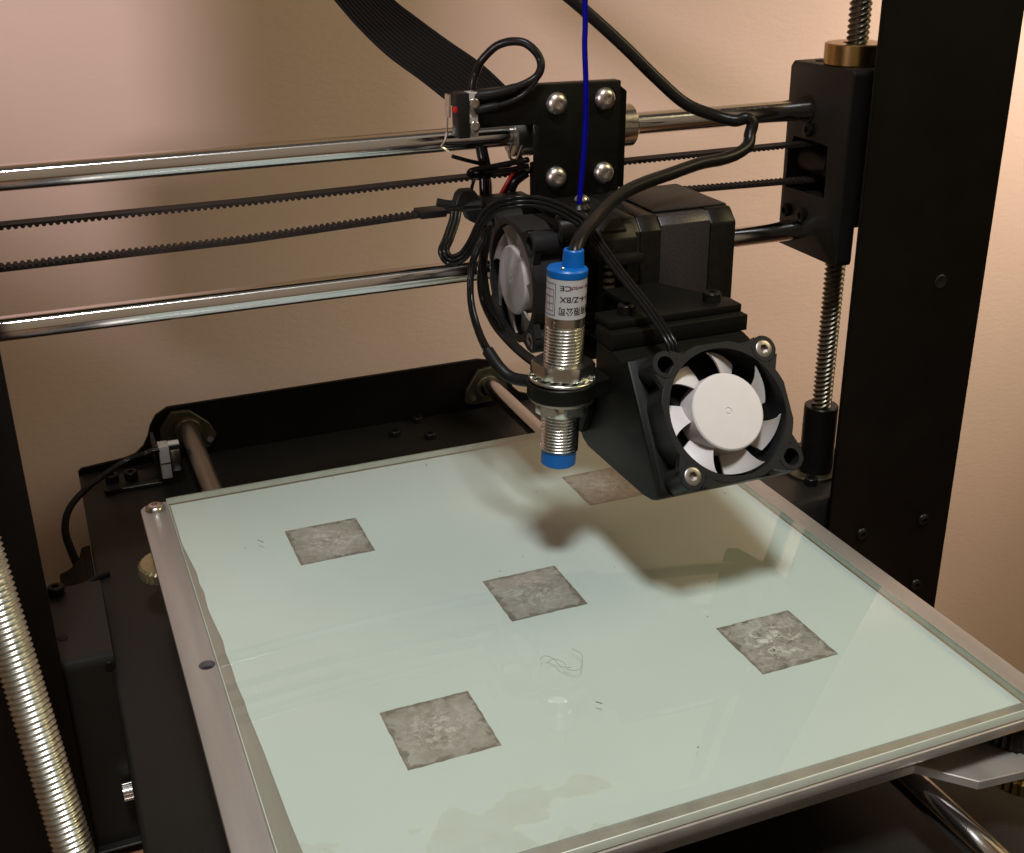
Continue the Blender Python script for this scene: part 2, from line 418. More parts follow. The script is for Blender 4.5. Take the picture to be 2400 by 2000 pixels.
def thread(bm, o, d, L, R, depth, pitch, starts=1, seg=32, sub=6, flat=0.15):
    o = V(o); u, w, d = frame(d); n = int(L / pitch * sub)
    rows = []
    for i in range(n + 1):
        t = L * i / n; row = []
        for k in range(seg):
            ph = (t / pitch - k / seg * starts) % 1.0
            q = abs(ph * 2 - 1)                      # 0 at root middle, 1 at crest
            q = min(1, max(0, (q - flat) / (1 - 2 * flat)))
            r = R - depth * (1 - q)
            a = 2 * PI * k / seg
            row.append(bm.verts.new(o + d * t + (u * math.cos(a) + w * math.sin(a)) * r))
        rows.append(row)
    for A, B in zip(rows, rows[1:]):
        for k in range(seg): bm.faces.new((A[k], A[(k+1) % seg], B[(k+1) % seg], B[k]))
    bm.faces.new(rows[0]); bm.faces.new(rows[-1])
def hexprism(bm, o, d, r, L, cham=0.6, hole=None, rot=0.0):
    """hex nut: across-corner radius r"""
    o = V(o); u, w, d = frame(d); seg = 48; rows = []
    for t, lim in ((0, r * 0.93), (cham, r * 1.01), (L - cham, r * 1.01), (L, r * 0.93)):
        row = []
        for k in range(seg):
            a = 2 * PI * k / seg + rot
            rh = r * math.cos(PI/6) / math.cos((2*PI*k/seg) % (PI/3) - PI/6)
            rr_ = min(rh, lim)
            row.append(bm.verts.new(o + d * t + (u * math.cos(a) + w * math.sin(a)) * rr_))
        rows.append(row)
    for A, B in zip(rows, rows[1:]):
        for k in range(seg): bm.faces.new((A[k], A[(k+1) % seg], B[(k+1) % seg], B[k]))
    bm.faces.new(rows[0]); bm.faces.new(rows[-1])
def hexhole_cap(bm, o, d, R, H, hexr, hexd, dome=False, seg=36):
    """screw head standing on o, axis d, with a real hex socket sunk in its top"""
    o = V(o); u, w, d = frame(d)
    if dome: prof = [(R*0.96, 0), (R, H*0.18), (R*0.93, H*0.48), (R*0.78, H*0.76), (R*0.60, H*0.93), (R*0.44, H)]
    else: prof = [(R, 0), (R, H - R*0.12), (R*0.93, H - R*0.04), (R*0.86, H)]
    rows = [[bm.verts.new(o + d*t + (u*math.cos(2*PI*k/seg) + w*math.sin(2*PI*k/seg))*r) for k in range(seg)] for r, t in prof]
    for t in (H, H - hexd):
        row = []
        for k in range(seg):
            rh = hexr * math.cos(PI/6) / math.cos((2*PI*k/seg) % (PI/3) - PI/6)
            row.append(bm.verts.new(o + d*t + (u*math.cos(2*PI*k/seg) + w*math.sin(2*PI*k/seg))*rh))
        rows.append(row)
    for A, B in zip(rows, rows[1:]):
        for k in range(seg): bm.faces.new((A[k], A[(k+1) % seg], B[(k+1) % seg], B[k]))
    bm.faces.new(rows[0]); bm.faces.new(rows[-1])
def boolean(o, cutters):
    for bm in cutters:
        bmesh.ops.recalc_face_normals(bm, faces=bm.faces)
        base = BASE[o.name]
        for v in bm.verts: v.co = (v.co - base) * S
        me = bpy.data.meshes.new('cut'); bm.to_mesh(me); bm.free()
        c_ = link(bpy.data.objects.new('cut', me)); c_.parent = o.parent
        if o.parent is None: c_.location = o.location
        md = o.modifiers.new('b', 'BOOLEAN'); md.operation = 'DIFFERENCE'; md.object = c_; md.solver = 'EXACT'
        dg = bpy.context.evaluated_depsgraph_get()
        n = bpy.data.meshes.new_from_object(o.evaluated_get(dg))
        o.modifiers.clear(); n.name = o.data.name; o.data = n
        bpy.data.objects.remove(c_); bpy.data.meshes.remove(me)
    o.data.shade_smooth(); o.data.set_sharp_from_angle(angle=math.radians(32))
B = bmesh.new
def screw_cap(parent, o, d, R, H, m, hexr=None, name='screw', dome=False):
    bm = B(); hexhole_cap(bm, o, d, R, H, hexr or R*0.5, H*0.55, dome)
    return obj(name, bm, m, parent)

# ------------------------------------------------------------------ the setting: wall and table
bm = B(); box(bm, (-1500, 262, -860), (1700, 300, 1500))
tag(obj('wall', bm, M['wall'], base=(0, 262, -112), smooth=False), kind='structure')
bm = B(); box(bm, (-700, -700, -142), (222, 250, -112), 3)
tag(obj('floor', (lambda b_: (box(b_, (-1500, -1500, -900), (1700, 300, -861)), b_)[1])(B()), M['tablewood'], base=(0, 0, -900)), kind='structure')
tag(obj('table', bm, M['tablewood'], base=(0, 0, -142)), kind='structure')

# ------------------------------------------------------------------ printer base: long steel tray, upstand at the back, motor boxes
base = thing('printer_chassis', 'long black steel printer base tray under the bed with a raised back plate', 'printer base', (0, 0, -112))
bm = B(); box(bm, (-123.6, -215, -111.5), (121, 227.4, -37), 1.6, 3)
obj('tray', bm, M['powder2'], base)
up = [(-123.6, -104), (-123.6, -36.6), (-122.2, -35.2), (-103, -33.6), (-98.5, -32.4), (-94.5, -29.2), (-92, -24.8), (-90.4, -20), (-87.5, -15.4),
      (-82, -12.3), (67, -12.0), (74, -13.6), (79.5, -18.0), (82.5, -24), (85.2, -29.2), (89, -33), (94, -34.8), (121, -35), (121, -104)]
bm = B(); prism(bm, up, 'Y', 227.6, 229.6)
obj('back_plate', bm, M['powder'], base)
for cx, cz, rot in ((-74.6, -22.6, 0.0), (69.5, -24.6, 0.0)):
    fl = [(-6, 8.8), (2, 8.2), (9.8, 1), (12.5, -5), (8.5, -11.2), (2, -10), (-8, -9.2), (-12, -4.5), (-12, 1)]
    if cx > 0: fl = [(-9.8, -1.5), (-3.5, 8), (4, 8.8), (10.5, 2), (11.5, -4), (7, -9.2), (-6, -9.8), (-10.5, -8.4)]
    bm = B(); prism(bm, [(cx + a, cz + b_) for a, b_ in fl], 'Y', 224.8, 227.5, 0.3, 1)
    f = obj('rod_mount', bm, M['bronze'], base, label='dull brass rod mount on the back plate')
    for sx, sz in ((9.3, -6.6) if cx < 0 else (-6.8, -5.6), (-8.6, -5.2) if cx < 0 else (7.8, -1)):
        bm = B(); cyl(bm, (cx + sx, 224.9, cz + sz), (cx + sx, 223.7, cz + sz), 1.5, 16)
        obj('mount_screw', bm, M['steel'], f)
    bm = B(); ring(bm, (cx, 225, cz), (cx, 220.5, cz), 6.0, 4.1, 28, 0.4)
    obj('collar', bm, M['bronze'], f)
for x, y in ((32.9, 222.3), (32.4, 201.4), (18, 211)):
    screw_cap(base, (x, y, -37.1), (0, 0, 1), 2.8, 2.8, M['blackmetal'])
# endstop bracket with two cap screws
br = obj('endstop_bracket', (lambda b_: (prism(b_, [(-114.6, 201.6), (-113.4, 200.7), (-90.4, 200.3), (-90.4, 216.5), (-114.6, 216.5)], 'Z', -36.9, -35.2, 0.25, 1), b_)[1])(B()), M['powder2'], base)
bm = B(); box(bm, (-91.6, 200.3, -35.2), (-90.3, 216.5, -18), 0.2, 1); obj('bracket_lip', bm, M['powder2'], br)
for x in (-110.4, -102.4):
    screw_cap(br, (x, 209.5, -35.1), (0, 0, 1), 2.9, 3.3, M['blackmetal'])
# knurled screw low on the tray's left side
kn = B()
lathe(kn, (-123.4, 61, -83), (-1, 0, 0), [(0, 0), (2.9, 0), (2.9, 3.4), (2.4, 3.6), (0, 3.6)], 40)
for k, v in enumerate(kn.verts): pass
obj('knurled_screw', kn, M['steel'], base)
bm = B()
for k in range(20):
    a = 2*PI*k/20
    box(bm, (-126.9, 61 + 2.85*math.cos(a) - .16, -83 + 2.85*math.sin(a) - .16), (-123.7, 61 + 2.85*math.cos(a) + .16, -83 + 2.85*math.sin(a) + .16))
obj('knurling', bm, M['steel'], base)

for sx, x0, x1 in ((-1, -166, -121.6 - 2.4), (1, 124, 190)):
    t = thing('motor_box', ('black steel motor box between the left column and the base tray' if sx < 0 else
                            'black steel motor box under the vertical lead screw, behind the right column'), 'motor box', (x0, 90, -112), 'lead screw motor boxes')
    prof = [(66, -111.5), (66, -34.6), (66.35, -33.0), (67.2, -31.7), (68.6, -31.1), (69.8, -31), (117, -31), (117, -111.5)]
    bm = B(); prism(bm, prof, 'X', x0, x1 + (1.6 if sx < 0 else 0), 0.0)
    obj('cover', bm, M['powder2'], t)
    if sx < 0:
        bm = B(); box(bm, (x1 + 1.65, 65.2, -72), (x1 + 2.2, 66.6, -38), 0.15, 1); obj('side_flange', bm, M['paleedge'], t)
        bm = B(); box(bm, (x1 - 16, 62.4, -108), (x1 + 1.6, 66, -106.8), 0.3, 1); obj('foot_fold', bm, M['powder2'], t)
        screw_cap(t, (-137.6, 116.8 - 4, -30.95), (0, 0, 1), 2.9, 3.4, M['blackmetal'])
        bm = B(); lathe(bm, (-137.2, 82.4, -30.9), (0, 0, 1), [(0, 0), (1.8, 0), (1.6, 0.25), (0, 0.25)], 20); obj('hole_disc', bm, M['ink'], t)  # dark disc standing in for the shade of an open hole
        bm = B(); lathe(bm, (-124.2, 65.9, -35.2), (0, -1, 0), [(0, 0), (1.7, 0), (1.5, 0.3), (0.9, 0.35), (0.9, .1), (0, 0.1)], 20); obj('rivet', bm, M['blackmetal'], t)
    else:
        bm = B(); ring(bm, (166.5, 90, -30.9), (166.5, 90, -29.6), 11, 6, 36, 0.3); obj('pilot_ring', bm, M['bronze'], t)
        for a, b_ in ((159.3, 82.6), (174, 101), (158, 101)):
            screw_cap(t, (a, b_ - 3, -30.9), (0, 0, 1), 2.8, 3.2, M['blackmetal'])

# cooling bracket poking out beyond the tray's left side
bm = B(); prism(bm, [(-124, -38), (-124, -66), (-137, -66), (-137, -48.5), (-133.5, -47.4), (-130.6, -45.4), (-128.4, -42.4), (-127.2, -38.6)], 'Y', 128, 160, 0.4, 1)
tag(obj('side_bracket', bm, M['powder'], base=(-130, 144, -66)), 'small black bracket with a scooped top edge left of the printer base tray', 'bracket')

# ------------------------------------------------------------------ upright frame
fr_ = thing('printer_portal', 'tall black steel portal, its wide right column in front of the lead screw', 'printer frame', (0, 62, -112))
def column(poly_x0, poly_x1, lab):
    bm = B(); box(bm, (poly_x0, 60, -112), (poly_x1, 62, 318), 0.4, 2)
    return obj('column', bm, M['powder'], fr_, label=lab)
cl = column(-200.5, -138.3, 'left column, cropped at the picture edge')
crr = column(155.6, 217.2, 'wide right column')
bm = B(); box(bm, (-138.2, 60, 290), (155.5, 62, 330), 0.4, 2); obj('crossbar', bm, M['powder'], fr_)
for (x, z_) in ((172, -47.3), (203.4, -47.3), (204.2, -79.2), (172, -79)):
    screw_cap(crr, (x, 59.9, z_), (0, -1, 0), 2.7, 1.5, M['blackmetal'], dome=True)
bm = B(); lathe(bm, (195.8, 59.95, 57.7), (0, -1, 0), [(0, 0.05), (1.4, 0.05), (2.4, 0.35), (2.9, 0.0)], 14); obj('paint_chip', bm, M['powder2'], crr)

# ------------------------------------------------------------------ threaded brace rod, lower left, nearest the camera
p0 = V((-140.3, -23.6, -30.3)); p1 = V((-145.9, -5.3, 21.0)); dd = (p1 - p0).normalized()
bm = B(); thread(bm, p0 - dd * 70, dd, 190, 5.0, 0.62, 1.5, 1, 48, 8, 0.08)
tag(obj('threaded_rod', bm, M['zinc'], base=p0 - dd * 70, sharp=60), 'shiny zinc plated threaded brace rod slanting down at the lower left corner', 'threaded rod')

# ------------------------------------------------------------------ bed: lower carrier plate, Y rods, aluminium plate, sheet, glass
for x, z_, lab in ((-74.6, -22.0, 'bare steel rod running under the left side of the bed to the back plate'),
                   (70.0, -23.4, 'steel rod under the right side of the bed, showing again at the lower right')):
    bm = B(); lathe(bm, (0, 0, 0), (1, 0, 0), [(0, 0), (3.5, 0), (4, 0.5), (4, 418.5), (3.5, 419), (0, 419)], 40)
    o = obj('bed_rod', bm, M['chrome' if x > 0 else 'rodmatte'])
    o.rotation_euler = (0, 0, PI/2); o.location = V((x, -192, z_)) * S
    tag(o, lab, 'rod', 'smooth rods under the bed')
bed = thing('print_bed', 'square aluminium print bed plate with rounded left corner under the glass', 'print bed', (0, 0, -3.3))
def rrect(x0, y0, x1, y1, r, seg=8):
    out = []
    for cx, cy, a0 in ((x1 - r, y1 - r, 0), (x0 + r, y1 - r, PI/2), (x0 + r, y0 + r, PI), (x1 - r, y0 + r, 1.5*PI)):
        for k in range(seg + 1):
            a = a0 + PI/2 * k / seg; out.append((cx + r*math.cos(a), cy + r*math.sin(a)))
    return out
bm = B(); prism(bm, rrect(-105.3, -106.5, 106.2, 108.9, 4.6), 'Z', -3.3, -0.35, 0.25, 2)
pl = obj('plate', bm, M['alu'], bed)
cut = B(); cyl(cut, (-98.7, 1.4, -6), (-98.7, 1.4, 3), 2.3, 28); 
boolean(pl, [cut])
bm = B(); cyl(bm, (-98.7, 1.4, -3.25), (-98.7, 1.4, -2.2), 2.28, 24); obj('hole_shade', bm, M['ink'], bed)  # dark disc, puts the shade inside the hole into colour
bm = B(); hexhole_cap(bm, (-100.4, 104.0, -0.35), (0, 0, 1), 3.5, 2.1, 1.3, 1.3, True); obj('dome_screw', bm, M['steel'], bed)
bm = B(); hexhole_cap(bm, (101.2, 104.0, -0.35), (0, 0, 1), 3.5, 2.1, 1.3, 1.3, True); obj('dome_screw', bm, M['steel'], bed)
carr = thing('bed_carrier', 'dull aluminium carrier plate below the bed, its clipped corner showing at the lower right', 'carrier plate', (0, 0, -16))
bm = B(); prism(bm, [(-82, -97), (66, -97.5), (77, -109), (93, -110.6), (104, -99), (104, -86), (70, -90), (50, -60), (50, 60), (93, 80), (100, 92), (96, 96), (-96, 96), (-104, 88), (-93, 78), (-50, 60), (-50, -60), (-96, -90)], 'Z', -16, -13.2, 0.25, 1)
obj('plate', bm, M['alu'], carr)
def knob(x, y, zt, zb, lab, m):
    t = thing('thumbscrew', lab, 'thumb screw', (x, y, zb), 'bed levelling knobs')
    bm = B(); lathe(bm, (x, y, zb), (0, 0, 1), [(0, 0), (9.4, 0), (10.2, 0.8), (10.2, zt - zb - 0.8), (9.4, zt - zb), (0, zt - zb)], 64)
    for v in bm.verts:
        r = math.hypot(v.co.x - x, v.co.y - y)
        if r > 9.8:
            a = math.atan2(v.co.y - y, v.co.x - x); k = 1 + 0.035 * math.cos(32 * a)
            v.co.x = x + (v.co.x - x) * k; v.co.y = y + (v.co.y - y) * k
    obj('wheel', bm, m, t)
    bm = B(); thread(bm, (x, y, zt), (0, 0, 1), -3.3 - zt - .1, 1.5, 0.25, 0.5, 1, 16, 4); obj('stud', bm, M['steel'], t)
knob(-99.2, 93.5, -15.5, -20.5, 'dull brass thumb wheel sticking out from under the left edge of the bed', M['palebrass'])
knob(99, -96, -7.2, -13.0, 'dark knurled thumb wheel under the right front corner of the bed', M['blackmetal'])
knob(99, -102, -18.5, -23.5, 'brass thumb wheel below the carrier plate at the lower right picture edge', M['brass'])

sh = [(-95.2, 104.2), (-95.3, 74.1), (-94.4, 62), (-93.7, 53.4), (-93.9, 46), (-93.4, 40.4), (-93.8, 30), (-93.4, 23.1), (-92.6, 11.4), (-92.9, 4), (-92.6, -2.7), (-92.7, -12),
      (-92.2, -20.1), (-92.3, -25.2), (-91.6, -42), (-91.2, -59.6), (-91, -69.4), (-90.5, -80.9), (-90.2, -99.2), (-40, -99.4), (10, -99.8), (60, -100.3), (95.9, -100.6), (96.0, 104.2)]
bm = B(); prism(bm, sh, 'Z', -0.33, 0.0)
tag(obj('build_sheet', bm, M['sheet'], base=(0, 0, -0.33), smooth=False), 'pale mint green sheet with a wavy left edge lying under the glass', 'sheet')
gl_ = thing('glass_plate', 'clear square glass plate lying on the mint sheet, reflecting the print head', 'glass plate', (0, 0, 0.12))
bm = B(); box(bm, (-96.3, -106.0, 0.14), (96.5, 105.2, 2.7))
for f in list(bm.faces):
    f.material_index = 1 if abs(f.normal.z) < 0.5 else 0
ge = [e for e in bm.edges if all(v.co.z > 2 for v in e.verts)]
bmesh.ops.bevel(bm, geom=ge, offset=0.22, segments=2, affect='EDGES', profile=0.5, material=1)
obj('pane', bm, [M['glass'], M['frosted']], gl_, sharp=80)

hs = 12.3
foils = [((-49.8, 56.8), 0.0, 'foil', 'smooth grey foil square at the back left of the bed'),
         ((0.0, 0.0), 0.0, 'foil', 'grey foil square at the centre of the bed'),
         ((53.0, -51.3), 0.0, 'foil2', 'most crumpled and blotchy foil square, on the right side of the bed'),
         ((-48.2, -51.2), 0.0, 'foil', 'foil square nearest the camera, at the front left of the bed'),
         ((52.8, 57.4), 0.0, 'foil', 'foil square lying in shadow under the print head')]
for (x, y), a, mm, lab in foils:
    poly = []
    n = 14
    rnd = random.Random(int(x * 7 + y))
    for cx0, cy0, cx1, cy1 in ((-hs, -hs, hs, -hs), (hs, -hs, hs, hs), (hs, hs, -hs, hs), (-hs, hs, -hs, -hs)):
        for k in range(n):
            t = k / n
            poly.append((x + cx0 + (cx1 - cx0)*t + (rnd.random() - .5) * (0.25 if k else 0), y + cy0 + (cy1 - cy0)*t + (rnd.random() - .5) * (0.25 if k else 0)))
    bm = B(); prism(bm, poly, 'Z', 0.01, 0.09)
    tag(obj('foil_square', bm, M[mm], base=(x, y, 0.01), smooth=False), lab, 'foil tape', 'foil squares on the bed')

# a curled hair and loose specks on the glass
bm = B()
tube(bm, [(-14.0, -37.0, 2.74), (-12.1, -35.7, 2.76), (-10.4, -38.1, 2.86), (-10.0, -41.9, 2.76), (-7.6, -43.5, 2.74)], 0.06, 5)
tube(bm, [(-12.9, -39.2, 2.74), (-10.6, -38.4, 2.91), (-8.5, -40.6, 2.76), (-8.9, -44.0, 2.81), (-5.8, -45.1, 2.74), (-2.5, -39.7, 2.86), (-3.6, -35.4, 2.74)], 0.055, 5)
tag(obj('hair', bm, M['hairgrey'], base=(-9, -40, 2.7), sharp=80), 'fine curled hair lying on the glass in front of the middle foil square', 'hair')
bm = B(); rnd = random.Random(11)
for k in range(17):
    x_, y_ = rnd.uniform(-88, 92), rnd.uniform(-98, 98)
    a_ = rnd.uniform(0, PI); l_ = rnd.uniform(0.25, 1.3) if rnd.random() < 0.3 else 0.22; w_ = 0.10
    ca, sa = math.cos(a_), math.sin(a_)
    q_ = [(-l_, -w_), (l_, -w_), (l_, w_), (-l_, w_)]
    prism(bm, [(x_ + p_*ca - r2*sa, y_ + p_*sa + r2*ca) for p_, r2 in q_], 'Z', 2.71, 2.80)
tag(obj('dust_specks', bm, M['bronze'], base=(0, 0, 2.7), smooth=False), 'dark specks and crumbs scattered over the glass plate', 'dust', kind='stuff')

# ------------------------------------------------------------------ gantry: two X rods
for z_, lab in ((119.6, 'upper polished steel rod crossing the picture behind the print head'),
                (72.8, 'lower polished steel rod crossing the picture behind the print head')):
    bm = B(); lathe(bm, (-172, 101.2, z_), (1, 0, 0), [(0, 0), (3.6, 0), (4, 0.4), (4, 344), (3.6, 344.4), (0, 344.4)], 64)
    tag(obj('gantry_rod', bm, M['chrome'], base=(0, 101.2, z_)), lab, 'rod', 'gantry rods')

# X end block (right), with its cavity, screws, brass nut
def xend(x0, x1, lab, right=True):
    t = thing('gantry_end_block', lab, 'end block', ((x0 + x1)/2, 95, 64), 'gantry end blocks')
    prof = [(114, 67.5), (113, 64.4), (78, 64), (74.6, 64.2), (74, 66), (74, 135), (75.6, 136.9), (112, 136.6), (114, 134.4)]
    bm = B(); prism(bm, prof, 'X', x0, x1, 0.7, 2)
    bl = obj('block', bm, M['powder2'], t)
    xa, xb = (x0 - 1, x0 + 14) if right else (x1 - 14, x1 + 1)
    c1 = B(); prism(c1, [(111.3, 88), (111.3, 103.5), (108, 108.4), (92, 108.4), (86, 108.0), (85.5, 88.5)], 'X', xa, xb)
    xc = (x0 if right else x1)
    c2 = B(); cyl(c2, (xc - 2, 101.2, 119.6), (xc + 2, 101.2, 119.6), 4.9, 32)
    c3 = B(); box(c3, (163.5 if right else -190, 60, 60), (190 if right else -163.5, 120, 79))
    boolean(bl, [c1, c2, c3])
    bm = B(); ring(bm, (168, 90, 136.9), (168, 90, 144.5), 11, 4.4, 48, 0.35)
    if right:
        obj('brass_nut', bm, M['brass'], t)
        bm = B(); lathe(bm, (163.5, 104, 136.95), (0, 0, 1), [(0, 0), (2.2, 0), (2.2, 0.15), (0, 0.15)], 20); obj('hole', bm, M['ink'], t)
    else: bm.free()
    s = -1 if right else 1
    for y, z_ in ((98.4, 112.3), (98.4, 79.2), (109, 79)):
        screw_cap(t, (xc - s*0.05, y, z_), (s, 0, 0), 2.6, 1.6, M['blackmetal'])
    bm = B(); ring(bm, (xc - s*.3, 101.2, 119.6), (xc + s*0.4, 101.2, 119.6), 5.3, 4.05, 32, 0.2); obj('rod_collar', bm, M['blackmetal'], t)
    bm = B(); cyl(bm, (xc + 9*-s, 90, 99), (xc + 9*-s, 108, 99), 6.6, 32, 0.3); obj('pulley', bm, M['blackmetal'], t)
    return t
xend(157, 184, 'black gantry end block at the right with a brass nut on top', True)
xend(-184, -157, 'black gantry end block at the far left picture edge', False)

# lead screw and its coupler (right)
bm = B(); thread(bm, (168, 89, -3), (0, 0, 1), 330, 4.1, 0.95, 2.0, 4, 36, 8, 0.12)
tag(obj('lead_screw', bm, M['darksteel'], base=(168, 89, -3), sharp=60), 'oily dark lead screw rising through the brass nut beside the right column', 'lead screw')
bm = B(); ring(bm, (168, 89, -29.4), (168, 89, 0), 7.0, 4.15, 40, 0.35)
for k, v in enumerate(bm.verts):
    a = math.atan2(v.co.y - 89, v.co.x - 168)
cp = obj('shaft_coupler', bm, M['blackmetal'], base=(168, 89, -29.4))
tag(cp, 'black cylindrical coupler holding the foot of the lead screw', 'coupler')

# timing belt: one closed toothed loop, clamped at the carriage
def belt_strip(bm, pts, up, w0, w1, thick=0.75, tooth=0.72, pitch=2.03):
    """pts: (x, z) centre line of the back face; up=+1 teeth on top; w0..w1 = y range"""
    L = 0
    P = [V((a, 0, b_)) for a, b_ in pts]
    x0, x1 = P[0].x, P[-1].x
    def zat(x):
        for a, b_ in zip(P, P[1:]):
            if a.x <= x <= b_.x: return a.z + (b_.z - a.z) * (x - a.x) / (b_.x - a.x)
        return P[-1].z
    n = int((x1 - x0) / pitch * 8)
    prev = None
    for i in range(n + 1):
        x = x0 + (x1 - x0) * i / n
        ph = (x / pitch) % 1.0
        h = 1.0 if 0.30 < ph < 0.72 else (0.75 if 0.2 < ph < 0.82 else 0.0)
        zb = zat(x)
        zt = zb + up * (thick + tooth * h)
        r = [bm.verts.new((x, w0, zb)), bm.verts.new((x, w1, zb)), bm.verts.new((x, w1, zt)), bm.verts.new((x, w0, zt))]
        if prev:
            for k in range(4): bm.faces.new((prev[k], prev[(k+1) % 4], r[(k+1) % 4], r[k]))
        else: bm.faces.new(r)
        prev = r
    bm.faces.new(prev)
bt = thing('timing_belt', 'black toothed rubber belt stretched across between the two gantry rods', 'belt', (0, 101, 92))
bm = B(); belt_strip(bm, [(-168, 106.0), (-60, 105.9), (10, 106.9), (168, 107.4)], -1, 98, 104)
obj('upper_run', bm, M['belt'], bt, sharp=40)
bm = B(); belt_strip(bm, [(-168, 91.4), (-60, 92.2), (4, 94.6), (30, 95.6)], 1, 98, 104)
obj('lower_run', bm, M['belt'], bt, sharp=40)
bm = B(); belt_strip(bm, [(60, 94.4), (110, 92.8), (168, 91.6)], 1, 98, 104)
obj('lower_run', bm, M['belt'], bt, sharp=40)

# ------------------------------------------------------------------ carriage
car = thing('carriage', 'black printed carriage plate with four dome head screws, riding on the gantry rods', 'carriage', (50, 90, 100))
pp = [(36.2, 99), (36.2, 126.2), (12.6, 126.2), (12.6, 137.0), (13.6, 138.0), (34.5, 138.9), (66.8, 138.4), (66.2, 99)]
bm = B(); prism(bm, pp, 'Y', 80.2, 85, 0.5, 2); obj('front_plate', bm, M['printed'], car)
bm = B(); prism(bm, [(44.5, 101), (44.5, 127.2), (36.5, 128.2), (36.5, 137.2), (67.8, 136.8), (71.6, 134.0), (71.2, 101)], 'Y', 85.1, 94.5, 0.5, 2)
prb = obj('bearing_housing', bm, M['printed'], car)
for x, z_ in ((42.8, 132.4), (60.5, 132.8), (42.6, 108.0), (60.4, 108.0)):
    screw_cap(car, (x, 80.1, z_), (0, -1, 0), 3.75, 2.5, M['domesteel'], hexr=1.6, name='dome_screw', dome=True)
screw_cap(car, (62.0, 77.0, 98.6), (0, -0.5, 1), 3.4, 2.3, M['steel'], hexr=1.25, name='dome_screw', dome=True)
for x0, x1 in ((34.4, 58), (60, 81.6)):
    bm = B(); ring(bm, (x0, 101.2, 119.4), (x1, 101.2, 119.4), 7.5, 4.25, 48, 0.5)
    o = obj('linear_bearing', bm, M['steel' if x0 > 50 else 'zinc'], car)
    for xg in ((x0 + 6.4, ) if x0 < 50 else (x1 - 3.8,)):
        if x0 < 50:
            bm = B(); ring(bm, (xg, 101.2, 119.4), (xg + 1.0, 101.2, 119.4), 7.56, 7.2, 48); obj('groove', bm, M['ink'], o)
bm = B(); ring(bm, (50, 101.2, 72.6), (74, 101.2, 72.6), 7.5, 4.25, 48, 0.5); obj('linear_bearing', bm, M['steel'], car)
bm = B(); box(bm, (40, 94.6, 66), (74, 97, 110.5), 0.5); obj('back_plate', bm, M['printed'], car)
bm = B()
tube(bm, [(33.4, 96, 118), (31.8, 95, 113.5), (33.8, 94, 112.2), (36, 93.6, 117)], 0.45, 8)
obj('spring_clip', bm, M['bronze'], car)
# belt clamp on the carriage's left
bc = thing('belt_clamp', 'black zip ties and plastic clamp gripping the lower belt left of the hotend fan', 'belt clamp', (10, 96, 94))
bm = B(); box(bm, (-0.5, 96.6, 94.2), (9, 105, 96.6), 0.3, 2); obj('clamp_block', bm, M['plastic'], bc)
bm = B(); tube(bm, [(3.9, 92, 100.8), (8, 91, 99.9), (14, 89, 99.5), (22, 86, 100.3), (30, 84, 101)], 1.45, 8); obj('tie_strap', bm, M['plastic'], bc)
bm = B(); prism(bm, [(9.2, 99.8), (10.6, 103.4), (12, 104.6), (16, 104.6), (17.6, 102.6), (17.2, 99.4)], 'Y', 88, 93, 0.3, 1); obj('tie_head', bm, M['plastic'], bc)
bm = B(); prism(bm, [(12, 98.6), (13.2, 94.8), (15.4, 93.6), (18, 94.6), (18.5, 98.6)], 'Y', 86, 91, 0.3, 1); obj('tie_head', bm, M['plastic'], bc)
bm = B(); box(bm, (18, 82, 94), (36, 94, 101.4), 0.8); obj('arm', bm, M['printed'], bc)

# X endstop switch on the carriage arm
es = thing('limit_switch', 'small black limit switch with a silver lever at the left end of the carriage arm', 'switch', (9, 79, 124))
bm = B(); box(bm, (7.2, 76.5, 124.2), (11.0, 83, 138.3), 0.25); obj('body', bm, M['plastic'], es)
bm = B(); box(bm, (11.1, 78.6, 124.0), (14.6, 82.6, 138.2), 0.25); obj('bracket', bm, M['paleplate'], es)
for z_ in (134.6, 127.4):
    screw_cap(es, (13.0, 78.5, z_), (0, -1, 0), 1.85, 1.3, M['steel'], hexr=0.95)
bm = B(); box(bm, (11.3, 78.4, 130.2), (12.2, 78.62, 131.6)); obj('pin', bm, M['clear'], es)
bm = B(); box(bm, (5.6, 77.2, 132.4), (7.2, 78.6, 134.2), 0.2); obj('button', bm, M['redwire'], es)
bm = B(); tube(bm, [(5.4, 79.5, 137.6), (4.6, 79.4, 134), (4.3, 79.3, 130), (3.9, 79.2, 126)], 0.32, 6); tube(bm, [(3.9, 79.2, 126), (3.2, 79.2, 123.5), (2.0, 79.2, 121.8), (3.2, 79.2, 120.9), (4.6, 79.2, 119.6)], 0.4, 6)
obj('lever', bm, M['steel'], es)
bm = B(); prism(bm, [(4.6, 137.9), (5.1, 138.1), (4.9, 131), (4.2, 131)], 'Y', 77.4, 81.8); obj('lever_plate', bm, M['steel'], es)

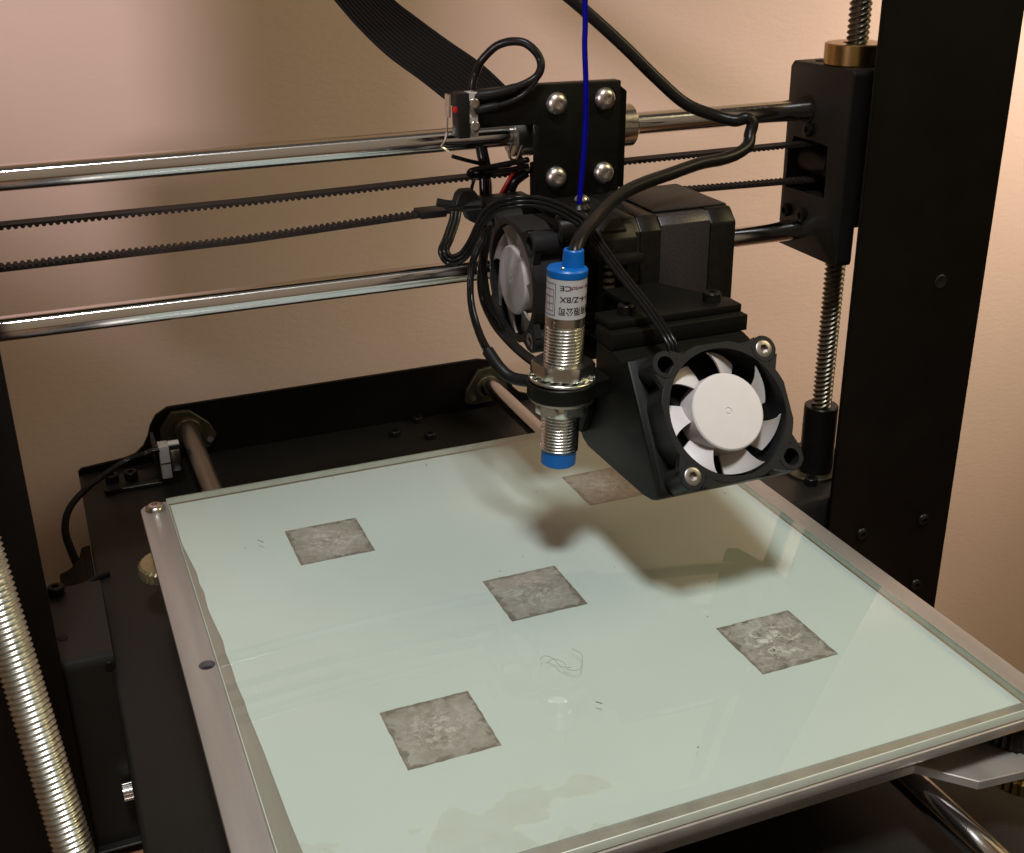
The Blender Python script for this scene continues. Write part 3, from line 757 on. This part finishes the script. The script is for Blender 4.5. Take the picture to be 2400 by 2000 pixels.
# ------------------------------------------------------------------ extruder
motor = thing('stepper_motor', 'square black stepper motor with a ground metal band, behind the blower fan', 'motor', (70, 61, 59))
def octa(h, c_): return [(-h + c_, -h), (h - c_, -h), (h, -h + c_), (h, h - c_), (h - c_, h), (-h + c_, h), (-h, h - c_), (-h, -h + c_)]
def mslice(x0, x1, h, c_, bev): 
    bm = B(); prism(bm, [(61 + a, 80.3 + b_) for a, b_ in octa(h, c_)], 'X', x0, x1, bev, 2); return bm
obj('front_cap', mslice(54.4, 61.8, 21, 4.2, 0.35), M['blackmetal'], motor)
obj('laminations', mslice(61.9, 79.9, 20.6, 2.6, 0.3), M['motorlam'], motor)
obj('rear_cap', mslice(80.0, 89.6, 21, 4.2, 0.8), M['blackmetal'], motor)
bm = B(); prism(bm, [(61 + a, 80.3 + b_) for a, b_ in octa(21, 4)], 'X', 49.6, 54.3, 0.5, 2); obj('mounting_plate', bm, M['powder2'], motor)
bm = B(); box(bm, (62, 46, 101.2), (89, 79, 101.8), 0.2); obj('top_label', bm, M['powder2'], motor)

ex = thing('extruder', 'black extruder block and finned heat sink between the hotend fan and the motor', 'extruder', (40, 61, 60))
bm = B(); prism(bm, [(42, 62), (42, 88), (40, 92), (40, 99), (44, 101.5), (78, 101.5), (80, 99), (80, 62)], 'X', 40.5, 49.4, 0.5, 2); obj('block', bm, M['powder'], ex)
bm = B(); prism(bm, [(38, 90), (38.6, 96), (42, 100.4), (47, 100), (47, 88)], 'X', 37.5, 52.5, 0.6, 2); obj('lever_arm', bm, M['blackmetal'], ex)
bm = B(); box(bm, (43.4, 34.6, 88.6), (53.2, 41.8, 91.6), 0.5); obj('idler_plate', bm, M['blackmetal'], ex)
bm = B()
for k in range(11):
    z_ = 64 + k * 2.9
    box(bm, (32, 44.2, z_), (40.4, 78.5, z_ + 1.15), 0.1, 1)
obj('heat_sink_fins', bm, M['blackmetal'], ex)
bm = B()
for k in range(5):
    cyl(bm, (44.2, 41.5, 77.2 + k*2.4), (44.2, 41.5, 78.2 + k*2.4), 2.0, 20)
obj('tension_spring', bm, M['bronze'], ex)
bm = B(); box(bm, (33.5, 45.5, 63), (40.3, 78, 97), 0.3); obj('heat_sink_core', bm, M['powder'], ex)
bm = B(); box(bm, (37.5, 47, 53.5), (46, 66, 62.8), 0.5); obj('heater_block', bm, M['powder'], ex)
bm = B(); lathe(bm, (41, 57, 53.4), (0, 0, -1), [(0, 0), (3.4, 0), (3.4, 2.2), (0.6, 5), (0, 5)], 24); obj('nozzle', bm, M['bronze'], ex)
bm = B(); lathe(bm, (41.1, 58, 101.6), (0, 0, 1), [(3.6, -1), (3.6, 1.0), (2.6, 2.2), (1.3, 2.4), (1.3, 0)], 28); obj('filament_guide', bm, M['blackmetal'], ex)
bm = B(); lathe(bm, (27, 44, 99.8), (1, -0.2, 0.1), [(0, 0), (4.2, 0), (4.6, 0.6), (4.6, 9), (4.0, 9.8), (0, 9.8)], 32); obj('tension_knob', bm, M['blackmetal'], ex)
bm = B(); box(bm, (36.8, 60, 97), (66, 84, 99.8), 0.4); obj('mount_bracket', bm, M['powder'], ex)
for x, y in ((47.5, 70),):
    screw_cap(ex, (x, y, 101.6), (0, 0, 1), 2.7, 2.0, M['steel'], dome=True)

# ------------------------------------------------------------------ 40 mm fans
def fan(name, label, c, u, v, n, hub_m, blade_m, frame_m, screws, group, depth=10.0, a0=93, hr=11.3, chord=(40, 4), bd=(2.2, 5.2)):
    """c centre of the front face; u right, v up, n towards the viewer"""
    u, v, n = V(u), V(v), V(n); c = V(c)
    t = thing(name, label, 'fan', c - n * depth, group)
    def W(a, b_, d): return c + u*a + v*b_ + n*d
    def local(bm): 
        mt = Matrix((u, v, n)).transposed().to_4x4(); mt.translation = c
        bmesh.ops.transform(bm, matrix=mt, verts=bm.verts); return bm
    # ring housing: outer outline is a circle clipped to a 40 mm square
    bm = B(); seg = 96; rows = []
    def Ro(a):
        return min(20.7, 20.0 / max(abs(math.cos(a)), abs(math.sin(a))))
    spec = [(18.4, 0, 0), (None, 0.0, 0.0), (None, -0.25, 0.25), (None, -depth, 0.25), (18.8, -depth, 0), (18.9, -depth*0.5, 0)]
    for k in range(seg):
        a = 2*PI*k/seg
        rows.append([bm.verts.new(((r if r else Ro(a) - (0.35 if d == 0 else 0)) * math.cos(a), (r if r else Ro(a) - (0.35 if d == 0 else 0)) * math.sin(a), d)) for r, d, _ in spec])
    m_ = len(spec)
    for k in range(seg):
        A, Bq = rows[k], rows[(k+1) % seg]
        for i in range(m_): bm.faces.new((A[i], Bq[i], Bq[(i+1) % m_], A[(i+1) % m_]))
    fo = obj('housing', local(bm), frame_m, t)
    # corner bosses with webs
    for q, (sx, sy) in enumerate(((-1, 1), (1, 1), (1, -1), (-1, -1))):
        bm = B(); ring(bm, (16*sx, 16*sy, -depth), (16*sx, 16*sy, 0.15), 4.0, 2.5, 32, 0.3)
        ang = math.atan2(sy, sx)
        for s in (-1, 1):
            ca, sa = math.cos(ang + s*0.30), math.sin(ang + s*0.30)
            cb, sb = math.cos(ang + s*0.17), math.sin(ang + s*0.17)
            prism(bm, [(19.2*ca, 19.2*sa), (20.6*ca, 20.6*sa), (24.4*cb, 24.4*sb), (22.2*cb, 22.2*sb), (19.2*cb, 19.2*sb)], 'Z', -2.4, -0.05)
        obj('corner_boss', local(bm), frame_m, t)
        bm = B(); cyl(bm, (16*sx, 16*sy, -depth + 0.4), (16*sx, 16*sy, -depth + 1.0), 2.45, 24); obj('hole_shade', local(bm), M['ink'], t)  # dark disc for the shade inside the boss hole
        if q in screws:
            bm = B(); hexhole_cap(bm, (16*sx, 16*sy, -1.9), (0, 0, 1), 2.75, 2.2, 1.35, 1.3); obj('screw', local(bm), M['capsteel'], t)
    # back spider with a round motor plate
    bm = B(); cyl(bm, (0, 0, -depth), (0, 0, -depth + 0.8), 10.6, 40)
    for k in range(3):
        a = k * 2*PI/3 + 0.5
        mt = Matrix.Rotation(a, 4, 'Z')
        box(bm, (10, -1.0, -depth), (19, 1.0, -depth + 0.8), 0.1, 1, mt)
    obj('spider', local(bm), frame_m, t)
    # hub
    bm = B(); lathe(bm, (0, 0, 0), (0, 0, 1), [(hr, -depth + 1.4), (hr, -1.1), (hr - 0.15, -0.55), (hr - 0.55, -0.2), (hr - 0.9, -0.15), (1.15, -0.15), (1.05, -0.35), (0.75, -0.35), (0.6, -0.15), (0, -0.1)], 64)
    hb = obj('hub', local(bm), hub_m, t, sharp=25)
    bm = B(); lathe(bm, (3.1, -7.2, -0.149), (0, 0, 1), [(0.85, 0.0), (0.7, 0.04), (0.55, 0.0)], 20); obj('dimple', local(bm), hub_m, hb)
    # seven swept blades
    for i in range(7):
        bm = B(); phi_t = math.radians(a0 + 360/7*i); ns, nc = 8, 8
        top = []; bot = []
        for s_ in range(ns + 1):
            s = s_ / ns; r = hr - 0.2 + (18.2 - hr) * s
            lead = phi_t - math.radians(12) * (1 - s)**0.7
            trail = phi_t - math.radians(chord[0] - chord[1] * s)
            # round the outer trailing corner
            rt = []
            for k_ in range(nc + 1):
                t_ = k_ / nc
                ph = lead + (trail - lead) * t_
                rr_ = r - 1.9 * max(0, s - 0.35) * t_**2
                dep = -bd[0] - bd[1] * (t_ ** 0.9)
                nrm = 0.45
                rt.append((rr_ * math.cos(ph), rr_ * math.sin(ph), dep))
            top.append([bm.verts.new(p_) for p_ in rt])
            bot.append([bm.verts.new((p_[0], p_[1], p_[2] - 0.8)) for p_ in rt])
        for G in (top, bot):
            for a_ in range(ns):
                for b2 in range(nc): bm.faces.new((G[a_][b2], G[a_+1][b2], G[a_+1][b2+1], G[a_][b2+1]))
        for a_ in range(ns):
            for e in (0, nc): bm.faces.new((top[a_][e], top[a_+1][e], bot[a_+1][e], bot[a_][e]))
        for b2 in range(nc):
            for e in (0, ns): bm.faces.new((top[e][b2], top[e][b2+1], bot[e][b2+1], bot[e][b2]))
        obj('blade', local(bm), blade_m, t, sharp=50)
    return t
cy, cz = -25.1, 61.6
nn = V((0, -0.8352, 0.55)); vv = V((0, 0.55, 0.8352))
fan('blower_fan', 'white bladed cooling fan tilted up at the front of the print head', (49.3, cy, cz), (1, 0, 0), vv, nn,
    M['white'], M['white'], M['plasticgrey'], (1, 3), 'print head fans')
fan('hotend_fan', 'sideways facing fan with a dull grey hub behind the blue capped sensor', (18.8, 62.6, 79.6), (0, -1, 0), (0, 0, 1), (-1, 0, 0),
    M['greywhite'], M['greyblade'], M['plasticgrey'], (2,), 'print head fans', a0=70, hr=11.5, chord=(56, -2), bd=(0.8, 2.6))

# ------------------------------------------------------------------ printed fan duct
duct = thing('fan_duct', 'boxy black printed air duct carrying the tilted white fan', 'air duct', (50, 5, 36))
def FP(v_, d_): return (cy + 0.55*v_ - 0.8352*d_, cz + 0.8352*v_ + 0.55*d_)
side = [FP(-19.6, -10.1), (-25.4, 38.0), (-22.5, 36.6), (-17, 35.8), (20, 35.8), (24, 37.2), (26.4, 40.0), (26.9, 46), (15.3, 60.5), (15.3, 72.9), (4.6, 72.9), (-1.5, 71.4), FP(20.6, -10.1)]
bm = B(); prism(bm, side, 'X', 27.0, 71.8, 0.7, 2); obj('shell', bm, M['printed'], duct)
top = [(27.0, 4.5), (73.0, 4.5), (73.0, 24), (66, 38), (41.5, 38), (41.5, 15.4), (27, 15.4)]
bm = B(); prism(bm, top, 'Z', 73.0, 78.0, 0.35, 2); obj('upper_block', bm, M['printed'], duct)
tp = [(28.2, 8.3), (72.8, 8.0), (72.8, 15.0), (66.6, 25.6), (60, 39), (41, 39), (41, 19), (28.2, 19)]
bm = B(); prism(bm, tp, 'Z', 78.1, 80.4, 0.25, 2); tpl = obj('top_plate', bm, M['printed'], duct)
for x in (36.6, 66.0):
    screw_cap(tpl, (x, 14.4, 80.45), (0, 0, 1), 2.8, 2.9, M['blackmetal'], hexr=1.35)
# raised flange the fan screws on to, sloping like the fan
bm = B()
mt = Matrix((V((1, 0, 0)), vv, nn)).transposed().to_4x4(); mt.translation = V((49.3, cy, cz))
prism(bm, rrect(-21.2, -19.6, 21.2, 20.8, 3.0), 'Z', -12.4, -10.05, 0.3, 2)
bmesh.ops.transform(bm, matrix=mt, verts=bm.verts)
fl = obj('fan_flange', bm, M['printed'], duct)
cut = B(); cyl(cut, (0, 0, -13.5), (0, 0, -9), 18.3, 48); bmesh.ops.transform(cut, matrix=mt, verts=cut.verts)
boolean(fl, [cut])
# sensor arm
bm = B(); ring(bm, (13.4, 10, 59.6), (13.4, 10, 64.5), 10.3, 6.1, 56, 0.3)
obj('sensor_ring', bm, M['printed'], duct)
bm = B(); prism(bm, [(19.4, 2.5), (27.0, 5.0), (27.0, 15), (19.4, 17.6), (22.8, 12.6), (23.75, 10), (22.8, 7.2)], 'Z', 59.5, 64.55, 0.2, 1)
obj('sensor_arm', bm, M['printed'], duct)
bm = B(); prism(bm, [(15.3, 60), (26.8, 46), (26.8, 41), (20, 41), (15.3, 50)], 'X', 24.5, 26.95, 0.3, 1); obj('rib', bm, M['printed'], duct)

# ------------------------------------------------------------------ proximity sensor (slightly leaning)
TILT = Matrix.Translation(V((13.4, 10, 60))) @ Matrix.Rotation(math.radians(2.6), 4, 'Y') @ Matrix.Translation(V((-13.4, -10, -60)))
sen = thing('proximity_sensor', 'chrome threaded inductive sensor with blue caps and a silver label, clamped beside the fan duct', 'sensor', (13.4, 10, 38))
def sobj(name, bm, m, **k):
    bmesh.ops.transform(bm, matrix=TILT, verts=bm.verts); return obj(name, bm, m, sen, **k)
ax = V((13.4, 10, 0))
def sl(name, prof, m, seg=64, **k):
    bm = B(); lathe(bm, ax, (0, 0, 1), prof, seg); return sobj(name, bm, m, **k)
sl('sensing_tip', [(0, 37.2), (4.7, 37.2), (5.3, 37.7), (5.35, 42.6), (0, 42.6)], M['blue'])
bm = B(); thread(bm, ax + V((0, 0, 42.2)), (0, 0, 1), 39.2, 5.85, 0.6, 1.0, 1, 56, 8, 0.08); sobj('threaded_barrel', bm, M['nickel'], sharp=60)
sl('smooth_barrel', [(5.4, 81.2), (5.75, 81.6), (5.75, 96.0), (5.3, 96.2), (0, 96.2)], M['nickel'])
lb = sl('label', [(5.83, 84.4), (5.83, 96.0)], M['label'])
sl('cap_collar', [(0, 96.1), (5.9, 96.1), (5.95, 96.4), (5.95, 98.0), (5.5, 98.5), (0, 98.7)], M['blue'])
bm = B(); lathe(bm, V((15.2, 10.3, 0)), (0, 0, 1), [(3.3, 98.2), (2.95, 103.2), (2.7, 103.5), (2.1, 103.5), (2.1, 102.6), (0, 102.6)], 40); sobj('cable_gland', bm, M['blue'])
bm = B(); bmesh.ops.create_uvsphere(bm, u_segments=14, v_segments=8, radius=0.62, matrix=Matrix.Translation((10.6, 7.0, 98.9))); sobj('indicator_light', bm, M['steel'])
bm = B(); hexprism(bm, ax + V((0, 0, 66.2)), (0, 0, 1), 9.6, 4.1, 0.7, rot=0.62)
sobj('hex_nut', bm, M['nickel'])
def washer(z0, seed, name='lock_washer'):
    bm = B(); ring(bm, ax + V((0, 0, z0)), ax + V((0, 0, z0 + 0.9)), 9.9, 6.3, 72, 0.15); return sobj(name, bm, M['zinc'])
washer(64.65, 1)
bm = B()
for k in range(18):
    a = 2*PI*k/18
    mt2 = Matrix.Translation(ax + V((0, 0, 65.6))) @ Matrix.Rotation(a, 4, 'Z') @ Matrix.Translation((8.2, 0, 0)) @ Matrix.Rotation(0.35, 4, 'X')
    box(bm, (-1.2, -0.9, 0), (1.2, 0.9, 0.45), mtx=mt2)
sobj('washer_teeth', bm, M['zinc'])
washer(58.6, 2)
bm = B(); hexprism(bm, ax + V((0, 0, 54.8)), (0, 0, 1), 8.7, 3.7, 0.6, rot=0.1)
sobj('hex_nut', bm, M['nickel'])
# printed lettering, upside down on the label, wrapped round the barrel
def label_text(txt, zc, h, theta0, m, name='lettering', squeeze=1.0):
    """text reads upside down; its right end sits at angle theta0 and it runs to the right of the picture"""
    cu = bpy.data.curves.new('t', 'FONT'); cu.body = txt; cu.size = h * 1.35; cu.resolution_u = 3; cu.offset = h * 0.022
    o = link(bpy.data.objects.new('t', cu)); bpy.context.view_layer.update()
    dg = bpy.context.evaluated_depsgraph_get()
    me = bpy.data.meshes.new_from_object(o.evaluated_get(dg)); bpy.data.objects.remove(o)
    bm = B(); bm.from_mesh(me); bpy.data.meshes.remove(me)
    if not bm.verts: bm.free(); return
    xs = [v.co.x for v in bm.verts]; xm = max(xs); R_ = 5.875
    bmesh.ops.subdivide_edges(bm, edges=[e for e in bm.edges if e.calc_length() > 0.6], cuts=2)
    for v in bm.verts:
        s = (xm - v.co.x) * squeeze             # distance from the text's right end
        a = theta0 + s / R_
        v.co = ax + V((R_ * math.cos(a), R_ * math.sin(a), zc - v.co.y + h * 0.5))
    sobj(name, bm, m, smooth=False)
th = math.radians
label_text('CE', 93.6, 1.55, th(-133), M['ink'], squeeze=1.35)
label_text('Proximity switch', 93.6, 1.25, th(-105), M['inkred'], squeeze=1.05)
label_text('LJ12A3-4-Z/BX', 90.3, 1.7, th(-133), M['ink'], squeeze=1.12)
label_text('电器传感器有限公司', 86.9, 1.95, th(-134), M['ink'], squeeze=0.86)
def label_rule(pairs, m, name):
    bm = B(); R_ = 5.872
    for a0_, z0, a1_, z1 in pairs:
        n_ = 10; w_ = 0.09
        prev = None
        for i in range(n_ + 1):
            a = th(a0_ + (a1_ - a0_) * i / n_); z_ = z0 + (z1 - z0) * i / n_
            if z0 == z1: A_ = (a, z_ - w_), (a, z_ + w_)
            else: A_ = (a - w_/R_, z_), (a + w_/R_, z_)
            r = [bm.verts.new(ax + V((R_*math.cos(q_), R_*math.sin(q_), zz))) for q_, zz in A_]
            if prev: bm.faces.new((prev[0], prev[1], r[1], r[0]))
            prev = r
    sobj(name, bm, m, smooth=False)
label_rule([(-147, 94.6, -147, 85.4), (-147, 94.6, -215, 94.6), (-147, 85.4, -215, 85.4)], M['ink'], 'label_border')
label_rule([(-153, 92.9, -153, 86.6), (-153, 92.9, -205, 92.9), (-153, 86.6, -205, 86.6), (-153, 90.8, -205, 90.8), (-153, 88.7, -205, 88.7), (-168, 92.9, -168, 86.6), (-186, 92.9, -186, 86.6)], M['inkred'], 'label_table')

# ------------------------------------------------------------------ cables
def cable(name, label, cat, pts, r, m, base=None, group=None, seg=14, n=8):
    bm = B(); tube(bm, pts, r, seg, n)
    return tag(obj(name, bm, m, base=base or pts[-1], sharp=80), label, cat, group)
SC = [(42.6, 95.0, 171.8), (52.2, 92.0, 164.8), (61.2, 88.0, 156.7), (70.4, 84.0, 147.9), (79.6, 80.0, 138.5), (89.2, 76.0, 129.8), (98.5, 72.0, 125.7), (104.2, 68.0, 124.1), (107.6, 66.2, 125.0), (109.4, 65.0, 123.2), (108.1, 64.0, 119.9), (106.3, 62.0, 116.7), (101.1, 60.0, 114.6), (93.7, 58.0, 113.6), (83.6, 55.0, 113.6), (69.8, 50.0, 112.4), (56.1, 44.0, 111.5), (45.3, 38.0, 110.1), (35.5, 30.0, 108.1), (28.1, 22.0, 106.8), (21.6, 15.0, 105.2), (18.2, 11.4, 102.6), (17.2, 10.3, 100.0)]
cable('sensor_cable', 'thick black round cable kinking before the upper rod, ending in the blue sensor cap', 'cable', SC, 2.1, M['rubber'], n=10)
LC = [(17.5, 92.0, 133.5), (18.0, 92.0, 139.4), (19.2, 92.0, 142.4), (20.2, 90.0, 146.0), (23.8, 88.0, 150.1), (26.5, 86.0, 151.8), (29.5, 84.0, 152.4), (32.5, 82.0, 151.9), (35.0, 80.0, 149.7), (36.5, 79.0, 147.0), (36.4, 78.0, 144.5), (35.0, 78.0, 141.9), (31.6, 78.0, 140.0), (27.3, 78.0, 138.7), (22.2, 78.0, 137.8), (17.5, 79.0, 137.2), (13.3, 81.0, 136.8)]
lo = thing('switch_wire', 'looped black wire rising over the carriage from the small limit switch', 'wire', (13.3, 81, 132))
bm = B(); tube(bm, LC, 1.35, 12); obj('loop', bm, M['rubber'], lo, sharp=80)
bm = B(); tube(bm, [(27.3, 77.8, 138.5), (22.2, 77.8, 137.6), (17.5, 78.6, 137.0), (13.3, 80.6, 136.6)], 1.75, 12); obj('heat_shrink', bm, M['plastic'], lo, sharp=80)
bm = B(); tube(bm, [(36.0, 78.5, 143.0), (34.1, 77.6, 140.4), (30.7, 77.6, 136.8), (26.4, 77.6, 134.8), (22.1, 77.6, 133.7), (17.9, 77.9, 133.1), (14.0, 79.5, 132.3)], 1.05, 12); obj('branch', bm, M['rubber'], lo, sharp=80)
bm = B(); tube(bm, [(20.6, 77.5, 133.4), (17.9, 77.8, 133.1), (14.0, 79.2, 132.3)], 1.45, 12); obj('heat_shrink', bm, M['plastic'], lo, sharp=80)

def bundle(name, label, pts, offs, r, m, cat='wires'):
    t = thing(name, label, cat, pts[-1])
    for a, b_ in offs:
        bm = B(); tube(bm, pts, r, 10, 8, off=(a, b_)); obj('strand', bm, m, t, sharp=80)
    return t
FW = [(33.6, 38.0, 103.4), (33.4, 32.0, 100.8), (35.3, 18.0, 93.0), (37.1, 4.0, 86.4), (37.9, -3.0, 82.7), (38.4, -8.0, 79.8), (38.8, -10.5, 76.8), (39.0, -11.0, 73.0)]
bundle('blower_fan_wires', 'flat run of three thin black wires sloping down to the white fan', FW, [(-1.25, 0), (0, 0), (1.25, 0)], 0.62, M['wire'])
FA = [(5.8, 78.0, 100.3), (4.3, 76.0, 97.7), (0.7, 72.0, 93.3), (-2.3, 68.0, 90.6), (-1.0, 66.0, 87.9), (2.5, 64.0, 89.2), (5.2, 62.0, 93.6), (6.4, 58.0, 99.6), (7.4, 54.0, 104.3), (9.6, 50.0, 107.8), (13.6, 46.0, 109.6), (20.1, 44.0, 109.5), (25.7, 42.0, 107.7), (30.6, 40.0, 104.8), (33.4, 38.0, 102.8)]
bundle('hotend_wires', 'flat black wires looping down left of the hotend fan and arching over it', FA, [(-1.3, 0), (0, 0), (1.3, 0)], 0.68, M['wire'])
WB = [(7.3, 56.0, 100.3), (6.6, 56.0, 96.5), (4.2, 56.0, 92.0), (2.6, 56.0, 86.7), (1.4, 54.0, 80.1), (0.5, 50.0, 75.4), (0.3, 44.0, 70.0), (0.1, 36.0, 66.6), (1.7, 30.0, 62.8), (4.1, 26.0, 60.6), (8.0, 21.0, 60.6)]
wb = bundle('sensor_side_wires', 'pair of long black wires curving down left of the hotend fan to the sensor clamp', WB, [(-0.9, 0), (0.9, 0)], 0.8, M['wire'])
bm = B(); tube(bm, WB[7:], 1.9, 12); obj('heat_shrink', bm, M['plastic'], wb, sharp=80)
WC = [(12.3, 66.0, 98.7), (12.1, 68.0, 91.4), (11.3, 70.0, 80.6), (11.9, 70.0, 72.1), (12.6, 62.0, 65.9), (13.8, 52.0, 62.6), (14.8, 42.0, 61.1), (15.1, 30.0, 61.5)]
cable('heater_cable', 'thick black cable hugging the rear edge of the hotend fan down to the sensor', 'cable', WC, 1.6, M['rubber'])
WD = [(9.6, 60, 104), (9.0, 61, 99), (9.2, 62.4, 92), (9.3, 62, 84), (10.2, 60, 74), (13, 55, 66)]
bundle('hotend_fan_wires', 'shiny pair of thin black wires standing along the left rim of the hotend fan', WD, [(-0.7, 0), (0.7, 0)], 0.55, M['wire'])

ms = thing('loom_wires', 'tangle of black wires and zip ties under the upper rod, left of the carriage plate', 'wires', (26, 100, 100))
for nm, p_, r in (('strand', [(25.4, 108.0, 116.5), (26.0, 106.0, 109.8), (26.4, 104.0, 106.0), (26.3, 102.0, 102.4), (24.7, 98.0, 98.5)], 1.5),
                  ('strand', [(24.4, 100.0, 117.6), (24.8, 98.0, 112.5), (25.4, 98.0, 109.0), (24.6, 98.0, 106.8), (24.0, 96.0, 99.4)], 0.8),
                  ('strand', [(22.9, 100.0, 117.6), (23.2, 98.0, 112.5), (23.8, 98.0, 109.0), (23.2, 98.0, 106.8), (22.6, 96.0, 99.4)], 1.6),
                  ('strand', [(36, 88, 113.2), (34.4, 88.0, 112.8), (29.1, 90.0, 112.0), (23.9, 92.0, 111.0), (17.9, 92.0, 110.6), (16.3, 93.0, 109.7), (17.1, 94.0, 108.4), (22.1, 97.0, 107.3), (28.1, 100.0, 107.7)], 0.95),
                  ('strand', [(37, 90, 110.6), (30, 92, 109.4), (24, 94, 109.2), (19, 95, 110.0)], 0.9),
                  ('strand', [(38, 98, 112), (34, 99, 110), (30, 100, 108.6), (27, 101, 109)], 0.9),
                  ('strand', [(39, 97, 107), (35, 98, 104), (33.5, 99, 100), (32, 98, 97)], 1.9),
                  ('tie_tail', [(9.9, 92.0, 115.8), (14.4, 92.0, 114.2), (20.1, 94.0, 112.2), (24, 95, 110.6)], 0.7),
                  ('tie_tail', [(20.4, 98.0, 107.0), (19.3, 98.0, 104.6), (17.4, 96.0, 101.0)], 0.6)):
    bm = B(); tube(bm, p_, r, 10); obj(nm, bm, M['wire'], ms, sharp=80)
bundle('red_wires', 'two red wires showing among the black ones beside the carriage plate', [(38.2, 95.0, 112.0), (34.8, 97.0, 107.3), (32.8, 98.5, 103.4), (28.9, 98.0, 98.0)], [(-1.2, 0), (1.4, 0.4)], 0.72, M['redwire'])
YC = [(-90.0, 197.5, -18.6), (-93.5, 197.5, -18.9), (-96.2, 197.0, -19.5), (-102.3, 198.0, -21.0), (-108.7, 196.0, -22.9), (-115.2, 192.0, -24.6), (-120.7, 188.0, -26.1), (-126.6, 184.0, -29.2), (-130.2, 180.0, -32.2), (-131.9, 176.0, -35.6), (-132.2, 172.0, -38.6), (-131.4, 168.0, -42.4), (-130.0, 162.0, -46.6)]
bundle('base_switch_wires', 'black paired wire bowing out left of the printer base from the silver faced switch', YC, [(-0.8, 0), (0.8, 0)], 0.95, M['wire'])
bm = B(); tube(bm, [(-139, 124, -38), (-131, 126, -37.5), (-124.5, 128, -36.4), (-119, 130, -36)], 1.3, 10)
tube(bm, [(-139, 122, -39), (-131, 125, -39.3), (-124.8, 127, -37.4), (-119, 131, -35.8)], 0.9, 10)
tag(obj('motor_wires', bm, M['wire'], base=(-131, 126, -40), sharp=80), 'dark wires crossing behind the left motor box to the base tray', 'wires')
# Y endstop switch
ys = thing('bed_limit_switch', 'limit switch with a bright metal face standing beside the left bed rod', 'switch', (-86, 200, -36))
bm = B(); box(bm, (-90.2, 196.5, -32.4), (-86.0, 203.5, -17.4), 0.3); obj('bracket', bm, M['paleplate'], ys)
bm = B(); box(bm, (-85.9, 197.2, -31), (-81.2, 202.5, -18.2), 0.3); obj('body', bm, M['plastic'], ys)
bm = B(); box(bm, (-85.6, 196.2, -29.5), (-81.8, 197.1, -19.5), 0.25); obj('lever', bm, M['steel'], ys)
bm = B(); box(bm, (-86, 198, -18.1), (-81.4, 202, -17.3), 0.1); obj('top_strip', bm, M['clear'], ys)
bm = B(); box(bm, (-90.1, 196.3, -25.4), (-86.1, 196.6, -24.8)); obj('ridge', bm, M['steel'], ys)

# filament
FL = [(46.2, 66.0, 165.7), (45.9, 65, 158), (45.3, 64.0, 152.2), (44.9, 62.0, 141.3), (44.5, 61.0, 130.2), (43.6, 60.0, 120.8), (42.1, 59.0, 109.4), (41.2, 58.0, 103), (41.1, 58.0, 100.1)]
FL = [(46.8, 69, 195)] + FL
cable('filament', 'dark blue plastic filament hanging down in front of the carriage into the extruder', 'filament', FL, 0.88, M['filament'], n=10)

# ribbon cable: corrugated flat cable going up behind the carriage
RT = [(2.0, 150.0, 170.2), (7.9, 144.0, 162.2), (13.9, 138.0, 156.6), (22.7, 130.0, 149.0), (31.6, 122.0, 141.8), (38.3, 116.0, 134.6), (42.2, 112.0, 129.0)]
RB = [(-19.1, 150.0, 170.9), (-13.8, 144.0, 163.0), (-7.7, 138.0, 154.3), (0.0, 130.0, 145.2), (9.6, 122.0, 136.9), (15.8, 116.0, 131.1), (19.3, 112.0, 127.6)]
A_, C_ = spline(RT, 8), spline(RB, 8)
bm = B(); nw = 14; rows = []
for i, (a, b_) in enumerate(zip(A_, C_)):
    i0, i1 = max(i-1, 0), min(i+1, len(A_)-1)
    d = ((A_[i1] - A_[i0]) + (C_[i1] - C_[i0])).normalized(); n_ = d.cross((b_ - a).normalized()).normalized()
    row = []
    K = nw * 6
    for k in range(K + 1):
        t_ = k / K; h_ = 0.55 * abs(math.sin(t_ * nw * PI))
        row.append((a.lerp(b_, t_), n_, 0.25 + h_))
    rows.append([bm.verts.new(p_ + q_ * h_) for p_, q_, h_ in row] + [bm.verts.new(p_ - q_ * h_) for p_, q_, h_ in reversed(row)])
for X, Y in zip(rows, rows[1:]):
    m_ = len(X)
    for k in range(m_): bm.faces.new((X[k], X[(k+1) % m_], Y[(k+1) % m_], Y[k]))
bm.faces.new(rows[0]); bm.faces.new(rows[-1])
tag(obj('ribbon_cable', bm, M['ribbon'], base=(20, 116, 130), sharp=70), 'wide flat ribbed black ribbon cable curving up and left behind the carriage', 'ribbon cable')
